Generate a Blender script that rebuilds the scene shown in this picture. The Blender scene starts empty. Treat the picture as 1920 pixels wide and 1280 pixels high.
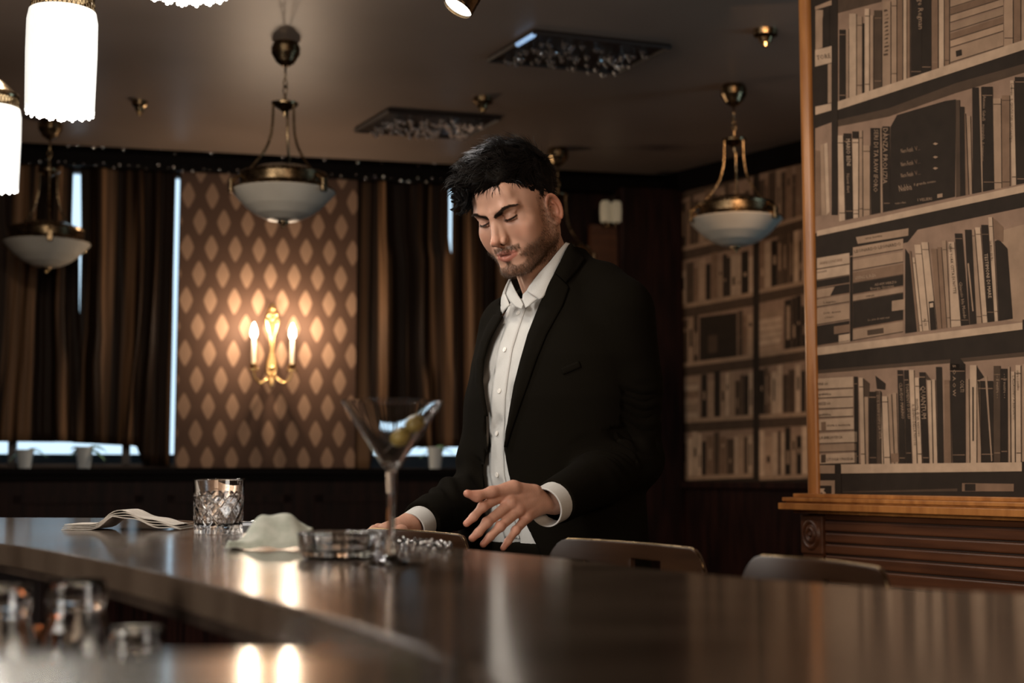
import bpy, bmesh, math, random
import numpy as np
from mathutils import Vector, Matrix
PI = math.pi
SC = bpy.context.scene
COL = SC.collection
F_PX = 50.0 / 36.0 * 1920
PITCH = math.atan(250.0 / F_PX)
CAM_Z = 1.2
CP, SP = math.cos(PITCH), math.sin(PITCH)
# ---------------------------------------------------------------- camera
cam_d = bpy.data.cameras.new('camera')
cam = bpy.data.objects.new('camera', cam_d)
COL.objects.link(cam)
cam_d.lens = 50
cam_d.sensor_width = 36
cam_d.clip_start = 0.02
cam_d.clip_end = 60
cam.location = (0, 0, CAM_Z)
cam.rotation_euler = (PI / 2 + PITCH, 0, 0)
cam_d.dof.use_dof = True
cam_d.dof.focus_distance = 2.66
cam_d.dof.aperture_fstop = 3.8
SC.camera = cam
SC.view_settings.view_transform = 'Standard'
SC.view_settings.look = 'None'
SC.view_settings.gamma = 1
SC.view_settings.use_curve_mapping = False
SC.view_settings.exposure = 0.0
# ---------------------------------------------------------------- world and room light
wd = bpy.data.worlds.new('world')
SC.world = wd
wd.use_nodes = True
wd.node_tree.nodes['Background'].inputs[0].default_value = (0.60, 0.82, 1.0, 1)
wd.node_tree.nodes['Background'].inputs[1].default_value = 1.35


def area(name, loc, target, size, size_y, power, color, spread=180):
    l = bpy.data.lights.new(name, 'AREA')
    l.shape = 'RECTANGLE'
    l.size, l.size_y, l.energy, l.color = size, size_y, power, color
    l.spread = math.radians(spread)
    o = bpy.data.objects.new(name, l)
    COL.objects.link(o)
    o.location = loc
    d = Vector(target) - Vector(loc)
    o.rotation_euler = d.to_track_quat('-Z', 'Y').to_euler()
    return o


def point(name, loc, power, color, r=0.03):
    l = bpy.data.lights.new(name, 'POINT')
    l.energy, l.color, l.shadow_soft_size = power, color, r
    o = bpy.data.objects.new(name, l)
    COL.objects.link(o)
    o.location = loc
    return o
# ---------------------------------------------------------------- helpers


def ray(px, py):
    """world direction through a pixel of the 1920x1280 frame, with y = 1"""
    u, v = (px - 960) / F_PX, (640 - py) / F_PX
    d = Vector((u, CP - v * SP, SP + v * CP))
    return d / d.y


def at(px, py, d):
    r = ray(px, py)
    return Vector((r.x * d, d, CAM_Z + r.z * d))


# lights
LAMPS = [at(115, 115, 3.03), at(-14, 250, 3.85), at(346, -105, 2.25)]
CANDLES = [at(477, 612, 7.48), at(549, 614, 7.50)]
area('window_light_behind_camera', (-2.6, -1.2, 1.9), (0.55, 3.0, 1.15), 1.6, 1.4, 8.5, (1.0, 0.92, 0.83), 46)  # soft fill added behind the camera, no window is built there
area('room_lamp_light', (1.5, -1.6, 2.1), (0.6, 3.3, 1.1), 1.6, 1.2, 7, (1.0, 0.72, 0.50), 62)  # warm overall fill, added out of view without a fitting
area('side_window_light', (3.1, 5.2, 1.8), (0.8, 5.3, 2.3), 0.7, 1.4, 22, (0.45, 0.78, 1.0))
area('ceiling_downlight', (0.9, 4.9, 2.8), (1.35, 7.4, 1.5), 0.25, 0.25, 3.5, (1.0, 0.62, 0.36), 80)  # warm fill added to tint the far right wall, no fitting above it


def on_z(px, py, z):
    r = ray(px, py)
    t = (z - CAM_Z) / r.z
    return Vector((r.x * t, t, z))


def on_plane(px, py, p0, n):
    r = ray(px, py)
    c = Vector((0, 0, CAM_Z))
    t = (Vector(p0) - c).dot(n) / r.dot(n)
    return c + r * t


def mesh(name, verts, faces, smooth=False):
    me = bpy.data.meshes.new(name)
    me.from_pydata([tuple(v) for v in verts], [], [tuple(f) for f in faces])
    me.update()
    if smooth:
        me.polygons.foreach_set('use_smooth', [True] * len(me.polygons))
    return me


def ob(name, data, mat=None, parent=None, **kw):
    o = bpy.data.objects.new(name, data)
    COL.objects.link(o)
    if mat is not None and data is not None:
        if len(data.materials) == 0:
            data.materials.append(mat)
    if parent is not None:
        o.parent = parent
        # meshes are authored in world space unless the parent sits at the origin of its own frame
    for k, v in kw.items():
        o[k] = v
    return o


def thing(name, label, category, loc=(0, 0, 0), rz=0, group=None):
    o = bpy.data.objects.new(name, None)
    o.empty_display_size = 0.05
    COL.objects.link(o)
    o.location = loc
    o.rotation_euler = (0, 0, rz)
    o['label'] = label
    o['category'] = category
    if group:
        o['group'] = group
    return o


def tag(o, label, category, group=None):
    o['label'] = label
    o['category'] = category
    if group:
        o['group'] = group
    return o


def struct(o):
    o['kind'] = 'structure'
    return o


def dup(root, label=None):
    r = root.copy()
    COL.objects.link(r)
    if label:
        r['label'] = label
    for ch in list(root.children):
        c = ch.copy()
        COL.objects.link(c)
        c.parent = r
        for g in list(ch.children):
            d = g.copy()
            COL.objects.link(d)
            d.parent = c
    return r


class MB:
    """collects simple solids in one mesh"""

    def __init__(self):
        self.v, self.f, self.s = [], [], []

    def add(self, vs, fs, smooth=False):
        b = len(self.v)
        self.v += [tuple(x) for x in vs]
        self.f += [tuple(b + i for i in f) for f in fs]
        self.s += [smooth] * len(fs)
        return self

    def box(self, c, s, M=None):
        cx, cy, cz = c
        a, b_, d = s[0] / 2, s[1] / 2, s[2] / 2
        vs = [Vector((cx + i * a, cy + j * b_, cz + k * d)) for i in (-1, 1) for j in (-1, 1) for k in (-1, 1)]
        if M is not None:
            vs = [M @ v for v in vs]
        return self.add(vs, [(0, 1, 3, 2), (4, 6, 7, 5), (0, 4, 5, 1), (2, 3, 7, 6), (0, 2, 6, 4), (1, 5, 7, 3)])

    def hull(self, bottom, top):
        """prism between two equal-length loops"""
        n = len(bottom)
        vs = list(bottom) + list(top)
        fs = [tuple(range(n))[::-1], tuple(range(n, 2 * n))]
        fs += [(i, (i + 1) % n, n + (i + 1) % n, n + i) for i in range(n)]
        return self.add(vs, fs)

    def tube(self, pts, rad, n=10, caps=True, smooth=True):
        pts = [Vector(p) for p in pts]
        if not hasattr(rad, '__len__'):
            rad = [rad] * len(pts)
        vs, fs = [], []
        up = None
        for i, p in enumerate(pts):
            t = (pts[min(i + 1, len(pts) - 1)] - pts[max(i - 1, 0)]).normalized()
            if up is None:
                up = Vector((0, 0, 1)) if abs(t.z) < 0.9 else Vector((1, 0, 0))
            a = t.cross(up).normalized()
            b = a.cross(t).normalized()
            up = b
            for k in range(n):
                w = 2 * PI * k / n
                vs.append(p + (a * math.cos(w) + b * math.sin(w)) * rad[i])
        m = len(pts)
        for i in range(m - 1):
            for k in range(n):
                fs.append((i * n + k, i * n + (k + 1) % n, (i + 1) * n + (k + 1) % n, (i + 1) * n + k))
        self.add(vs, fs, smooth)
        if caps:
            b0 = len(self.v) - len(vs)
            self.f.append(tuple(b0 + k for k in range(n))[::-1])
            self.f.append(tuple(b0 + (m - 1) * n + k for k in range(n)))
            self.s += [False, False]
        return self

    def lathe(self, prof, n=24, c=(0, 0, 0), smooth=True, M=None):
        """prof: list of (r, z); short support rows keep the corners crisp under smooth shading"""
        if smooth:
            q = []
            for (r0, z0), (r1, z1) in zip(prof, prof[1:]):
                L = math.hypot(r1 - r0, z1 - z0)
                q.append((r0, z0))
                if L > 0.0025:
                    for t in (0.0005 / L, 1 - 0.0005 / L):
                        q.append((r0 + (r1 - r0) * t, z0 + (z1 - z0) * t))
            prof = q + [prof[-1]]
        vs, fs = [], []
        for r, z in prof:
            for k in range(n):
                w = 2 * PI * k / n
                v = Vector((c[0] + r * math.cos(w), c[1] + r * math.sin(w), c[2] + z))
                vs.append(M @ v if M is not None else v)
        m = len(prof)
        for i in range(m - 1):
            for k in range(n):
                fs.append((i * n + k, i * n + (k + 1) % n, (i + 1) * n + (k + 1) % n, (i + 1) * n + k))
        return self.add(vs, fs, smooth)

    def sphere(self, c, r, n=10, m=7):
        prof = [(max(1e-5, math.sin(PI * i / m)) , -math.cos(PI * i / m)) for i in range(m + 1)]
        rr = r if hasattr(r, '__len__') else (r, r, r)
        vs, fs = [], []
        for a, z in prof:
            for k in range(n):
                w = 2 * PI * k / n
                vs.append((c[0] + a * math.cos(w) * rr[0], c[1] + a * math.sin(w) * rr[1], c[2] + z * rr[2]))
        for i in range(m):
            for k in range(n):
                fs.append((i * n + k, i * n + (k + 1) % n, (i + 1) * n + (k + 1) % n, (i + 1) * n + k))
        return self.add(vs, fs, True)

    def me(self, name='m'):
        me = mesh(name, self.v, self.f)
        me.polygons.foreach_set('use_smooth', self.s)
        return me

    def build(self, name, mat, parent=None, **kw):
        return ob(name, self.me(name), mat, parent, **kw)


def bevel(o, w=0.003, seg=2):
    m = o.modifiers.new('bevel', 'BEVEL')
    m.width = w
    m.segments = seg
    m.limit_method = 'ANGLE'
    return o


# ---------------------------------------------------------------- materials
def mat(name, color, rough=0.5, metal=0.0, spec=0.5, trans=0.0, ior=1.45, emit=None, estr=0.0, coat=0.0, sss=0.0, sheen=0.0):
    m = bpy.data.materials.new(name)
    m.use_nodes = True
    b = m.node_tree.nodes['Principled BSDF']
    i = b.inputs
    i['Base Color'].default_value = (*color, 1)
    i['Roughness'].default_value = rough
    i['Metallic'].default_value = metal
    i['Specular IOR Level'].default_value = spec
    i['Transmission Weight'].default_value = trans
    i['IOR'].default_value = ior
    i['Coat Weight'].default_value = coat
    i['Sheen Weight'].default_value = sheen
    if sss:
        i['Subsurface Weight'].default_value = sss
        i['Subsurface Radius'].default_value = (1.0, 0.35, 0.2)
        i['Subsurface Scale'].default_value = 0.008
    if emit:
        i['Emission Color'].default_value = (*emit, 1)
        i['Emission Strength'].default_value = estr
    return m


def nd(m, t, **kw):
    n = m.node_tree.nodes.new(t)
    for k, v in kw.items():
        setattr(n, k, v)
    return n


def lk(m, a, b):
    m.node_tree.links.new(a, b)


def bsdf(m):
    return m.node_tree.nodes['Principled BSDF']


def noise_color(m, c1, c2, scale=5, stretch=(1, 1, 1), detail=4, lo=0.35, hi=0.65, bump=0.0, coord='Object', rough=None):
    """mix two colours by a stretched noise: wood grain, worn metal, mottled cloth"""
    tc = nd(m, 'ShaderNodeTexCoord')
    mp = nd(m, 'ShaderNodeMapping')
    mp.inputs['Scale'].default_value = stretch
    nz = nd(m, 'ShaderNodeTexNoise')
    nz.inputs['Scale'].default_value = scale
    nz.inputs['Detail'].default_value = detail
    rp = nd(m, 'ShaderNodeValToRGB')
    rp.color_ramp.elements[0].position = lo
    rp.color_ramp.elements[1].position = hi
    rp.color_ramp.elements[0].color = (*c1, 1)
    rp.color_ramp.elements[1].color = (*c2, 1)
    lk(m, tc.outputs[coord], mp.inputs[0])
    lk(m, mp.outputs[0], nz.inputs['Vector'])
    lk(m, nz.outputs[0], rp.inputs[0])
    lk(m, rp.outputs[0], bsdf(m).inputs['Base Color'])
    if bump:
        bp = nd(m, 'ShaderNodeBump')
        bp.inputs['Strength'].default_value = bump
        bp.inputs['Distance'].default_value = 0.002
        lk(m, nz.outputs[0], bp.inputs['Height'])
        lk(m, bp.outputs[0], bsdf(m).inputs['Normal'])
    if rough:
        mr = nd(m, 'ShaderNodeMapRange')
        mr.inputs[3].default_value, mr.inputs[4].default_value = rough
        lk(m, nz.outputs[0], mr.inputs[0])
        lk(m, mr.outputs[0], bsdf(m).inputs['Roughness'])
    return m


def attr_color(m, name='Col'):
    a = nd(m, 'ShaderNodeAttribute', attribute_name=name)
    lk(m, a.outputs['Color'], bsdf(m).inputs['Base Color'])
    return m


def set_col(me, cols, name='Col'):
    a = me.color_attributes.new(name, 'FLOAT_COLOR', 'POINT')
    c = np.ones((len(me.vertices), 4), np.float32)
    c[:, :3] = cols
    a.data.foreach_set('color', c.ravel())


def srgb(r, g, b):
    f = lambda c: (c / 255 / 12.92) if c / 255 <= 0.04045 else ((c / 255 + 0.055) / 1.055) ** 2.4
    return (f(r), f(g), f(b))


# ---------------------------------------------------------------- volumes: solids blended on a grid, then turned into one skin
def surface_nets(Fv, org, h):
    nx, ny, nz = Fv.shape
    S = Fv < 0
    cnt = np.zeros((nx - 1, ny - 1, nz - 1), np.int8)
    offs = [(i, j, k) for i in (0, 1) for j in (0, 1) for k in (0, 1)]
    for i, j, k in offs:
        cnt += S[i:nx - 1 + i, j:ny - 1 + j, k:nz - 1 + k]
    act = (cnt > 0) & (cnt < 8)
    idx = np.argwhere(act)
    vid = np.full(act.shape, -1, np.int64)
    vid[act] = np.arange(len(idx))
    cv = {o: Fv[idx[:, 0] + o[0], idx[:, 1] + o[1], idx[:, 2] + o[2]].astype(np.float64) for o in offs}
    acc = np.zeros((len(idx), 3))
    n = np.zeros(len(idx))
    for o in offs:
        for ax in range(3):
            if o[ax] == 0:
                p = list(o)
                p[ax] = 1
                a, b = cv[o], cv[tuple(p)]
                m = (a < 0) != (b < 0)
                t = np.where(m, a / np.where(m, a - b, 1), 0)
                pt = np.tile(np.array(o, float), (len(idx), 1))
                pt[:, ax] = t
                acc[m] += pt[m]
                n[m] += 1
    V = (idx + acc / n[:, None]) * h + np.array(org)
    quads = []
    for ax in range(3):
        sl0 = [slice(None)] * 3
        sl1 = [slice(None)] * 3
        sl0[ax] = slice(0, -1)
        sl1[ax] = slice(1, None)
        a, b = S[tuple(sl0)], S[tuple(sl1)]
        e = np.argwhere(a != b)
        u, w = [(1, 2), (2, 0), (0, 1)][ax]
        ok = (e[:, u] > 0) & (e[:, w] > 0) & (e[:, u] < Fv.shape[u] - 1) & (e[:, w] < Fv.shape[w] - 1)
        e = e[ok]
        def g(du, dw):
            q = e.copy()
            q[:, u] += du
            q[:, w] += dw
            return vid[q[:, 0], q[:, 1], q[:, 2]]
        Q = np.stack([g(-1, -1), g(0, -1), g(0, 0), g(-1, 0)], 1)
        fl = a[e[:, 0], e[:, 1], e[:, 2]]
        Q[~fl] = Q[~fl][:, ::-1]
        quads.append(Q)
    return V, np.concatenate(quads)


class Vol:
    def __init__(self, lo, hi, h):
        self.lo = np.array(lo, float)
        self.h = h
        self.n = np.ceil((np.array(hi) - self.lo) / h).astype(int) + 1
        self.ax = [(self.lo[i] + np.arange(self.n[i]) * h).astype(np.float32) for i in range(3)]
        self.A = np.full(tuple(self.n), 0.08, np.float32)

    def sl(self, lo, hi, m):
        s = []
        for i in range(3):
            a = int(max(0, math.floor((lo[i] - m - self.lo[i]) / self.h)))
            b = int(min(self.n[i], math.ceil((hi[i] + m - self.lo[i]) / self.h) + 1))
            s.append(slice(a, max(a, b)))
        return tuple(s)

    def xyz(self, s):
        return (self.ax[0][s[0]][:, None, None], self.ax[1][s[1]][None, :, None], self.ax[2][s[2]][None, None, :])

    def op(self, d, s, k, mode):
        A = self.A[s]
        if mode == 'sub':
            d = -d
            hh = np.maximum(k - np.abs(A - d), 0) / max(k, 1e-6)
            self.A[s] = np.maximum(A, d) + hh * hh * k * 0.25
        elif mode == 'and':
            hh = np.maximum(k - np.abs(A - d), 0) / max(k, 1e-6)
            self.A[s] = np.maximum(A, d) + hh * hh * k * 0.25
        else:
            hh = np.maximum(k - np.abs(A - d), 0) / max(k, 1e-6)
            self.A[s] = np.minimum(A, d) - hh * hh * k * 0.25

    def ell(self, c, r, k=0.01, mode='add', R=None, sym=False):
        for sg in ((1, -1) if sym else (1,)):
            cc = (c[0] * sg, c[1], c[2])
            m = max(r)
            s = self.sl([cc[i] - m for i in range(3)], [cc[i] + m for i in range(3)], k + 0.02)
            X, Y, Z = self.xyz(s)
            X, Y, Z = X - cc[0], Y - cc[1], Z - cc[2]
            if R is not None:
                X = X * sg
                X, Y, Z = [R[i][0] * X + R[i][1] * Y + R[i][2] * Z for i in range(3)]
            k0 = np.sqrt((X / r[0]) ** 2 + (Y / r[1]) ** 2 + (Z / r[2]) ** 2)
            k1 = np.sqrt((X / r[0] ** 2) ** 2 + (Y / r[1] ** 2) ** 2 + (Z / r[2] ** 2) ** 2) + 1e-6
            self.op(k0 * (k0 - 1) / k1, s, k, mode)
        return self

    def cap(self, a, b, ra, rb=None, k=0.01, mode='add', sym=False, flat=None):
        rb = ra if rb is None else rb
        for sg in ((1, -1) if sym else (1,)):
            A_ = np.array([a[0] * sg, a[1], a[2]])
            B_ = np.array([b[0] * sg, b[1], b[2]])
            m = max(ra, rb)
            s = self.sl(np.minimum(A_, B_) - m, np.maximum(A_, B_) + m, k + 0.02)
            X, Y, Z = self.xyz(s)
            d = B_ - A_
            L2 = float(d @ d) + 1e-12
            t = np.clip(((X - A_[0]) * d[0] + (Y - A_[1]) * d[1] + (Z - A_[2]) * d[2]) / L2, 0, 1)
            q = np.sqrt((X - A_[0] - t * d[0]) ** 2 + (Y - A_[1] - t * d[1]) ** 2 + (Z - A_[2] - t * d[2]) ** 2)
            self.op(q - (ra + (rb - ra) * t), s, k, mode)
        return self

    def chain(self, pts, rad, k=0.01, mode='add', sym=False):
        for i in range(len(pts) - 1):
            self.cap(pts[i], pts[i + 1], rad[i], rad[i + 1], k, mode, sym)
        return self

    def sample(self, P):
        q = (np.asarray(P) - self.lo) / self.h
        q = np.clip(q, 0, self.n - 1.001)
        i = np.floor(q).astype(int)
        f = q - i
        r = 0
        for a in (0, 1):
            for b in (0, 1):
                for c in (0, 1):
                    w = (f[:, 0] if a else 1 - f[:, 0]) * (f[:, 1] if b else 1 - f[:, 1]) * (f[:, 2] if c else 1 - f[:, 2])
                    r = r + w * self.A[i[:, 0] + a, i[:, 1] + b, i[:, 2] + c]
        return r

    def grad(self, P):
        e = self.h
        g = np.stack([self.sample(P + np.eye(3)[i] * e) - self.sample(P - np.eye(3)[i] * e) for i in range(3)], 1)
        return g / (np.linalg.norm(g, axis=1)[:, None] + 1e-9)

    def skin(self):
        return surface_nets(self.A, self.lo, self.h)


def np_mesh(name, V, Q, smooth=True):
    me = bpy.data.meshes.new(name)
    nq = Q.shape[1]
    me.vertices.add(len(V))
    me.vertices.foreach_set('co', np.asarray(V, np.float32).ravel())
    me.loops.add(Q.size)
    me.loops.foreach_set('vertex_index', Q.astype(np.int32).ravel())
    me.polygons.add(len(Q))
    me.polygons.foreach_set('loop_start', np.arange(0, Q.size, nq, dtype=np.int32))
    me.polygons.foreach_set('loop_total', np.full(len(Q), nq, np.int32))
    me.update(calc_edges=True)
    me.validate()
    if smooth:
        me.polygons.foreach_set('use_smooth', [True] * len(me.polygons))
    return me
# ================================================================ materials of the room
ceil_m = noise_color(mat('ceiling_paint', (0.13, 0.10, 0.085), 0.42, spec=0.5), (0.20, 0.150, 0.120), (0.25, 0.19, 0.155), 1.2, detail=3)
floor_m = noise_color(mat('floor_boards', (0.06, 0.03, 0.018), 0.35), (0.045, 0.022, 0.013), (0.085, 0.045, 0.026), 6, (1, 8, 1), rough=(0.25, 0.45))
plain_m = mat('wall_paint', (0.055, 0.034, 0.024), 0.7)
wood_m = noise_color(mat('dark_wood', (0.02, 0.008, 0.006), 0.5, spec=0.15), (0.008, 0.003, 0.0025), (0.022, 0.0075, 0.0055), 5, (6, 6, 0.7), bump=0.1)
warm_m = noise_color(mat('warm_wood', (0.25, 0.10, 0.03), 0.32), (0.30, 0.110, 0.028), (0.46, 0.190, 0.052), 7, (5, 5, 0.6), bump=0.1)
mid_m = noise_color(mat('brown_wood', (0.075, 0.028, 0.012), 0.36), (0.055, 0.019, 0.008), (0.100, 0.036, 0.015), 7, (0.6, 0.6, 6), bump=0.1)
black_m = mat('black_lacquer', (0.003, 0.002, 0.002), 0.6, spec=0.08)
brass_m = noise_color(mat('aged_brass', (0.32, 0.20, 0.09), 0.28, metal=1.0), (0.13, 0.088, 0.045), (0.30, 0.215, 0.125), 30, rough=(0.16, 0.36))
glint_m = mat('bead_silver', (0.8, 0.8, 0.8), 0.14, metal=1.0)
CZ = 2.87
BL = on_z(0, 265, CZ)
BR = on_z(1262, 329, CZ)
RR = on_z(1512, 266, CZ)


class Frame:
    """a wall: s along it, n out of it into the room, z up"""

    def __init__(self, p, q):
        self.o = Vector((p.x, p.y, 0))
        self.d = (Vector((q.x, q.y, 0)) - self.o).normalized()
        self.n = Vector((self.d.y, -self.d.x, 0))
        self.rz = math.atan2(self.d.y, self.d.x)
        self.M = Matrix.Translation(self.o) @ Matrix.Rotation(self.rz, 4, 'Z')

    def w(self, s, n, z):
        return self.o + self.d * s + self.n * n + Vector((0, 0, z))

    def hit(self, px, py, n=0.0):
        p = on_plane(px, py, self.o + self.n * n, self.n)
        v = p - self.o
        return v.dot(self.d), p.z

    def box(self, mb, s0, s1, n0, n1, z0, z1):
        a = [self.w(s, n, z) for s in (s0, s1) for n in (n0, n1) for z in (z0, z1)]
        return mb.add(a, [(0, 1, 3, 2), (4, 6, 7, 5), (0, 4, 5, 1), (2, 3, 7, 6), (0, 2, 6, 4), (1, 5, 7, 3)])


WB = Frame(BL, BR)                       # back wall; its n points to the room
WR = Frame(BR, RR)                       # right-hand wall with the printed bookshelves
# floor and ceiling
o4 = [Vector((-4.3, -3.05, 0)), Vector((4.3, -3.05, 0))]
c_l, c_m = WB.w(-(4.3 + BL.x) / WB.d.x, -0.2, 0), WB.w((BR - BL).dot(WB.d) + 0.05, -0.2, 0)
c_r = WR.w((4.3 - BR.x) / WR.d.x, -0.1, 0) if WR.d.x > 0.05 else Vector((4.3, 5, 0))
foot = [Vector((-4.3, -3.05, 0)), Vector((4.3, -3.05, 0)), Vector((4.3, c_r.y, 0)), Vector((c_m.x + 0.05, c_m.y, 0)), Vector((-4.3, c_l.y, 0))]
for nm_, z_, m_ in (('floor', -0.1, floor_m), ('ceiling', CZ, ceil_m)):
    s = MB().hull([p + Vector((0, 0, z_)) for p in foot], [p + Vector((0, 0, z_ + 0.1)) for p in foot])
    struct(s.build(nm_, m_))
s = MB()
s.box((-4.35, 2.6, 1.45), (0.1, 11.6, 2.94))
struct(s.build('wall_left', plain_m))
s = MB()
s.box((0.0, -3.1, 1.45), (8.8, 0.1, 2.94))
struct(s.build('wall_front', plain_m))
s = MB()
s.box((4.3, 1.0, 1.45), (0.1, 8.2, 2.94))
struct(s.build('wall_side', plain_m))

# back wall, built round its two windows
N0 = -0.16
win = []
for xa, xb, ya, yb in ((-90, 352, 310, 873), (652, 1010, 340, 881)):
    s0, _ = WB.hit(xa, 500, N0)
    s1, _ = WB.hit(xb, 500, N0)
    z1 = WB.hit((xa + xb) / 2, ya, N0)[1]
    z0 = WB.hit((xa + xb) / 2, yb, N0)[1]
    win.append((s0, s1, z0, z1))
mb = MB()
S_END = WB.hit(1262, 500, 0)[0]
zs0 = min(w[2] for w in win)
edges = [-2.2] + [v for w in win for v in (w[0], w[1])] + [S_END + 0.3]
for i in range(0, len(edges) - 1):
    if i % 2 == 0:
        WB.box(mb, edges[i], edges[i + 1], N0 - 0.10, N0, 0, CZ)
    else:
        w_ = win[i // 2]
        WB.box(mb, edges[i], edges[i + 1], N0 - 0.10, N0, 0, w_[2])
        WB.box(mb, edges[i], edges[i + 1], N0 - 0.10, N0, w_[3], CZ)
struct(mb.build('wall_back', plain_m))
frame_m = mat('window_frame_paint', (0.05, 0.035, 0.028), 0.5)
pane_m = mat('window_pane', (1, 1, 1), 0.02, trans=1.0, ior=1.01, spec=0.1)
for i, w_ in enumerate(win):
    f = MB()
    for a, b, c, d in ((w_[0], w_[1], w_[2], w_[2] + 0.012), (w_[0], w_[1], w_[3] - 0.03, w_[3]), (w_[0], w_[0] + 0.05, w_[2], w_[3]), (w_[1] - 0.05, w_[1], w_[2], w_[3]),
                       (w_[0] + (w_[1] - w_[0]) * 0.27 - 0.02, w_[0] + (w_[1] - w_[0]) * 0.27 + 0.02, w_[2], w_[3]), (w_[0] + (w_[1] - w_[0]) * 0.75 - 0.02, w_[0] + (w_[1] - w_[0]) * 0.75 + 0.02, w_[2], w_[3])):
        WB.box(f, a, b, N0 - 0.08, N0 - 0.03, c, d)
    wo = struct(f.build('window_%d' % (i + 1), frame_m))
    p = MB()
    WB.box(p, w_[0] + 0.04, w_[1] - 0.04, N0 - 0.058, N0 - 0.052, w_[2] + 0.008, w_[3] - 0.02)
    p.build('window_pane', pane_m, wo)

# right wall and its black cornice
S_R = 3.3
mb = MB()
WR.box(mb, -0.3, S_R, -0.12, 0.0, 0, CZ)
struct(mb.build('wall_right', plain_m))
mb = MB()
zc0 = WB.hit(1200, 368, 0)[1]
WB.box(mb, -2.2, S_END, -0.02, 0.0, zc0 + 0.02, CZ)
WB.box(mb, -2.2, S_END, -0.16, 0.0, CZ - 0.03, CZ)
struct(mb.build('trim_1', black_m))                       # pelmet board over the curtains
mb = MB()
zc1 = WR.hit(1400, 332, 0)[1]
WR.box(mb, 0.0, S_R, 0.0, 0.05, zc1, CZ)
struct(mb.build('trim_2', black_m))

# sill shelf and panelled dado on the back wall
zs = WB.hit(430, 876, 0.06)[1]
mb = MB()
WB.box(mb, -2.2, S_END, -0.17, 0.06, zs - 0.035, zs - 0.005)
WB.box(mb, -2.2, S_END, -0.15, 0.035, zs - 0.065, zs - 0.035)
o = struct(mb.build('trim_3', black_m))
mb = MB()
WB.box(mb, -2.2, S_END, -0.12, 0.0, 0, zs - 0.06)
dado = struct(mb.build('trim_4', wood_m))
k = 0
sx = -2.1
while sx < S_END - 0.5:
    f = MB()
    a, b, z0, z1 = sx, sx + 0.62, 0.30, zs - 0.14
    for c in ((a, b, z0, z0 + 0.04), (a, b, z1 - 0.04, z1), (a, a + 0.04, z0, z1), (b - 0.04, b, z0, z1)):
        WB.box(f, c[0], c[1], 0.0, 0.012, c[2], c[3])
    f.build('dado_panel', wood_m, dado)
    sx += 0.74
mb = MB()
WR.box(mb, 0.0, S_R, 0.0, 0.02, 0, WR.hit(1400, 905, 0.02)[1])
WR.box(mb, 0.0, S_R, 0.0, 0.05, WR.hit(1400, 915, 0.02)[1], WR.hit(1400, 903, 0.05)[1])
struct(mb.build('trim_5', wood_m))

# corner pilaster and warm wood board with the dark recess, right end of the back wall
s0 = WB.hit(1166, 500, 0.10)[0]
mb = MB()
WB.box(mb, s0, S_END + 0.02, -0.02, 0.10, 0, zc0 + 0.03)
WB.box(mb, s0 - 0.02, S_END + 0.02, 0.08, 0.125, 0, 0.25)
bevel(struct(mb.build('trim_6', wood_m)), 0.008)
s1, s2 = WB.hit(1108, 500, 0.0)[0], WB.hit(1166, 500, 0.0)[0]
mb = MB()
WB.box(mb, s1, s2, -0.05, 0.0, zs, WB.hit(1140, 422, 0)[1])
WB.box(mb, s1 + 0.03, s2 - 0.03, 0.0, 0.012, zs + 0.1, WB.hit(1140, 432, 0)[1])
struct(mb.build('trim_7', mid_m))
s3 = WB.hit(1000, 500, -0.1)[0]
mb = MB()
WB.box(mb, s3, s0, -0.158, -0.12, zs, zc0 + 0.05)
WB.box(mb, s3, s3 + 0.06, -0.12, -0.05, zs, zc0 + 0.05)
struct(mb.build('trim_8', wood_m))

# diamond wallpaper between the windows
dm = mat('diamond_wallpaper', (0.1, 0.06, 0.04), 0.62, spec=0.25)
nt = dm.node_tree


def mth(op, a, b=None, c=None):
    n_ = nt.nodes.new('ShaderNodeMath')
    n_.operation = op
    for i, v in enumerate((a, b, c)):
        if v is None:
            continue
        if isinstance(v, (int, float)):
            n_.inputs[i].default_value = v
        else:
            nt.links.new(v, n_.inputs[i])
    return n_.outputs[0]


tc = nt.nodes.new('ShaderNodeTexCoord')
sp = nt.nodes.new('ShaderNodeSeparateXYZ')
nt.links.new(tc.outputs['Object'], sp.inputs[0])
sA, zA = WB.hit(349, 562, -0.05)
sB, _ = WB.hit(617, 562, -0.05)
pxs = (sB - sA) / 6.0
_, zB = WB.hit(430, 760, -0.05)
_, zC = WB.hit(430, 562, -0.05)
pzs = (zC - zB) / 2.0


def lattice(du, dv):
    u = mth('SUBTRACT', mth('FRACT', mth('ADD', mth('DIVIDE', mth('SUBTRACT', sp.outputs[0], sA), pxs), 0.5 + du + 20)), 0.5)
    v = mth('SUBTRACT', mth('FRACT', mth('ADD', mth('DIVIDE', mth('SUBTRACT', sp.outputs[2], zA), pzs), 0.5 + dv + 20)), 0.5)
    a = mth('POWER', mth('DIVIDE', mth('ABSOLUTE', u), 0.285), 1.25)
    b = mth('POWER', mth('DIVIDE', mth('ABSOLUTE', v), 0.262), 1.25)
    return mth('SUBTRACT', 1.0, mth('ADD', a, b))


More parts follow.
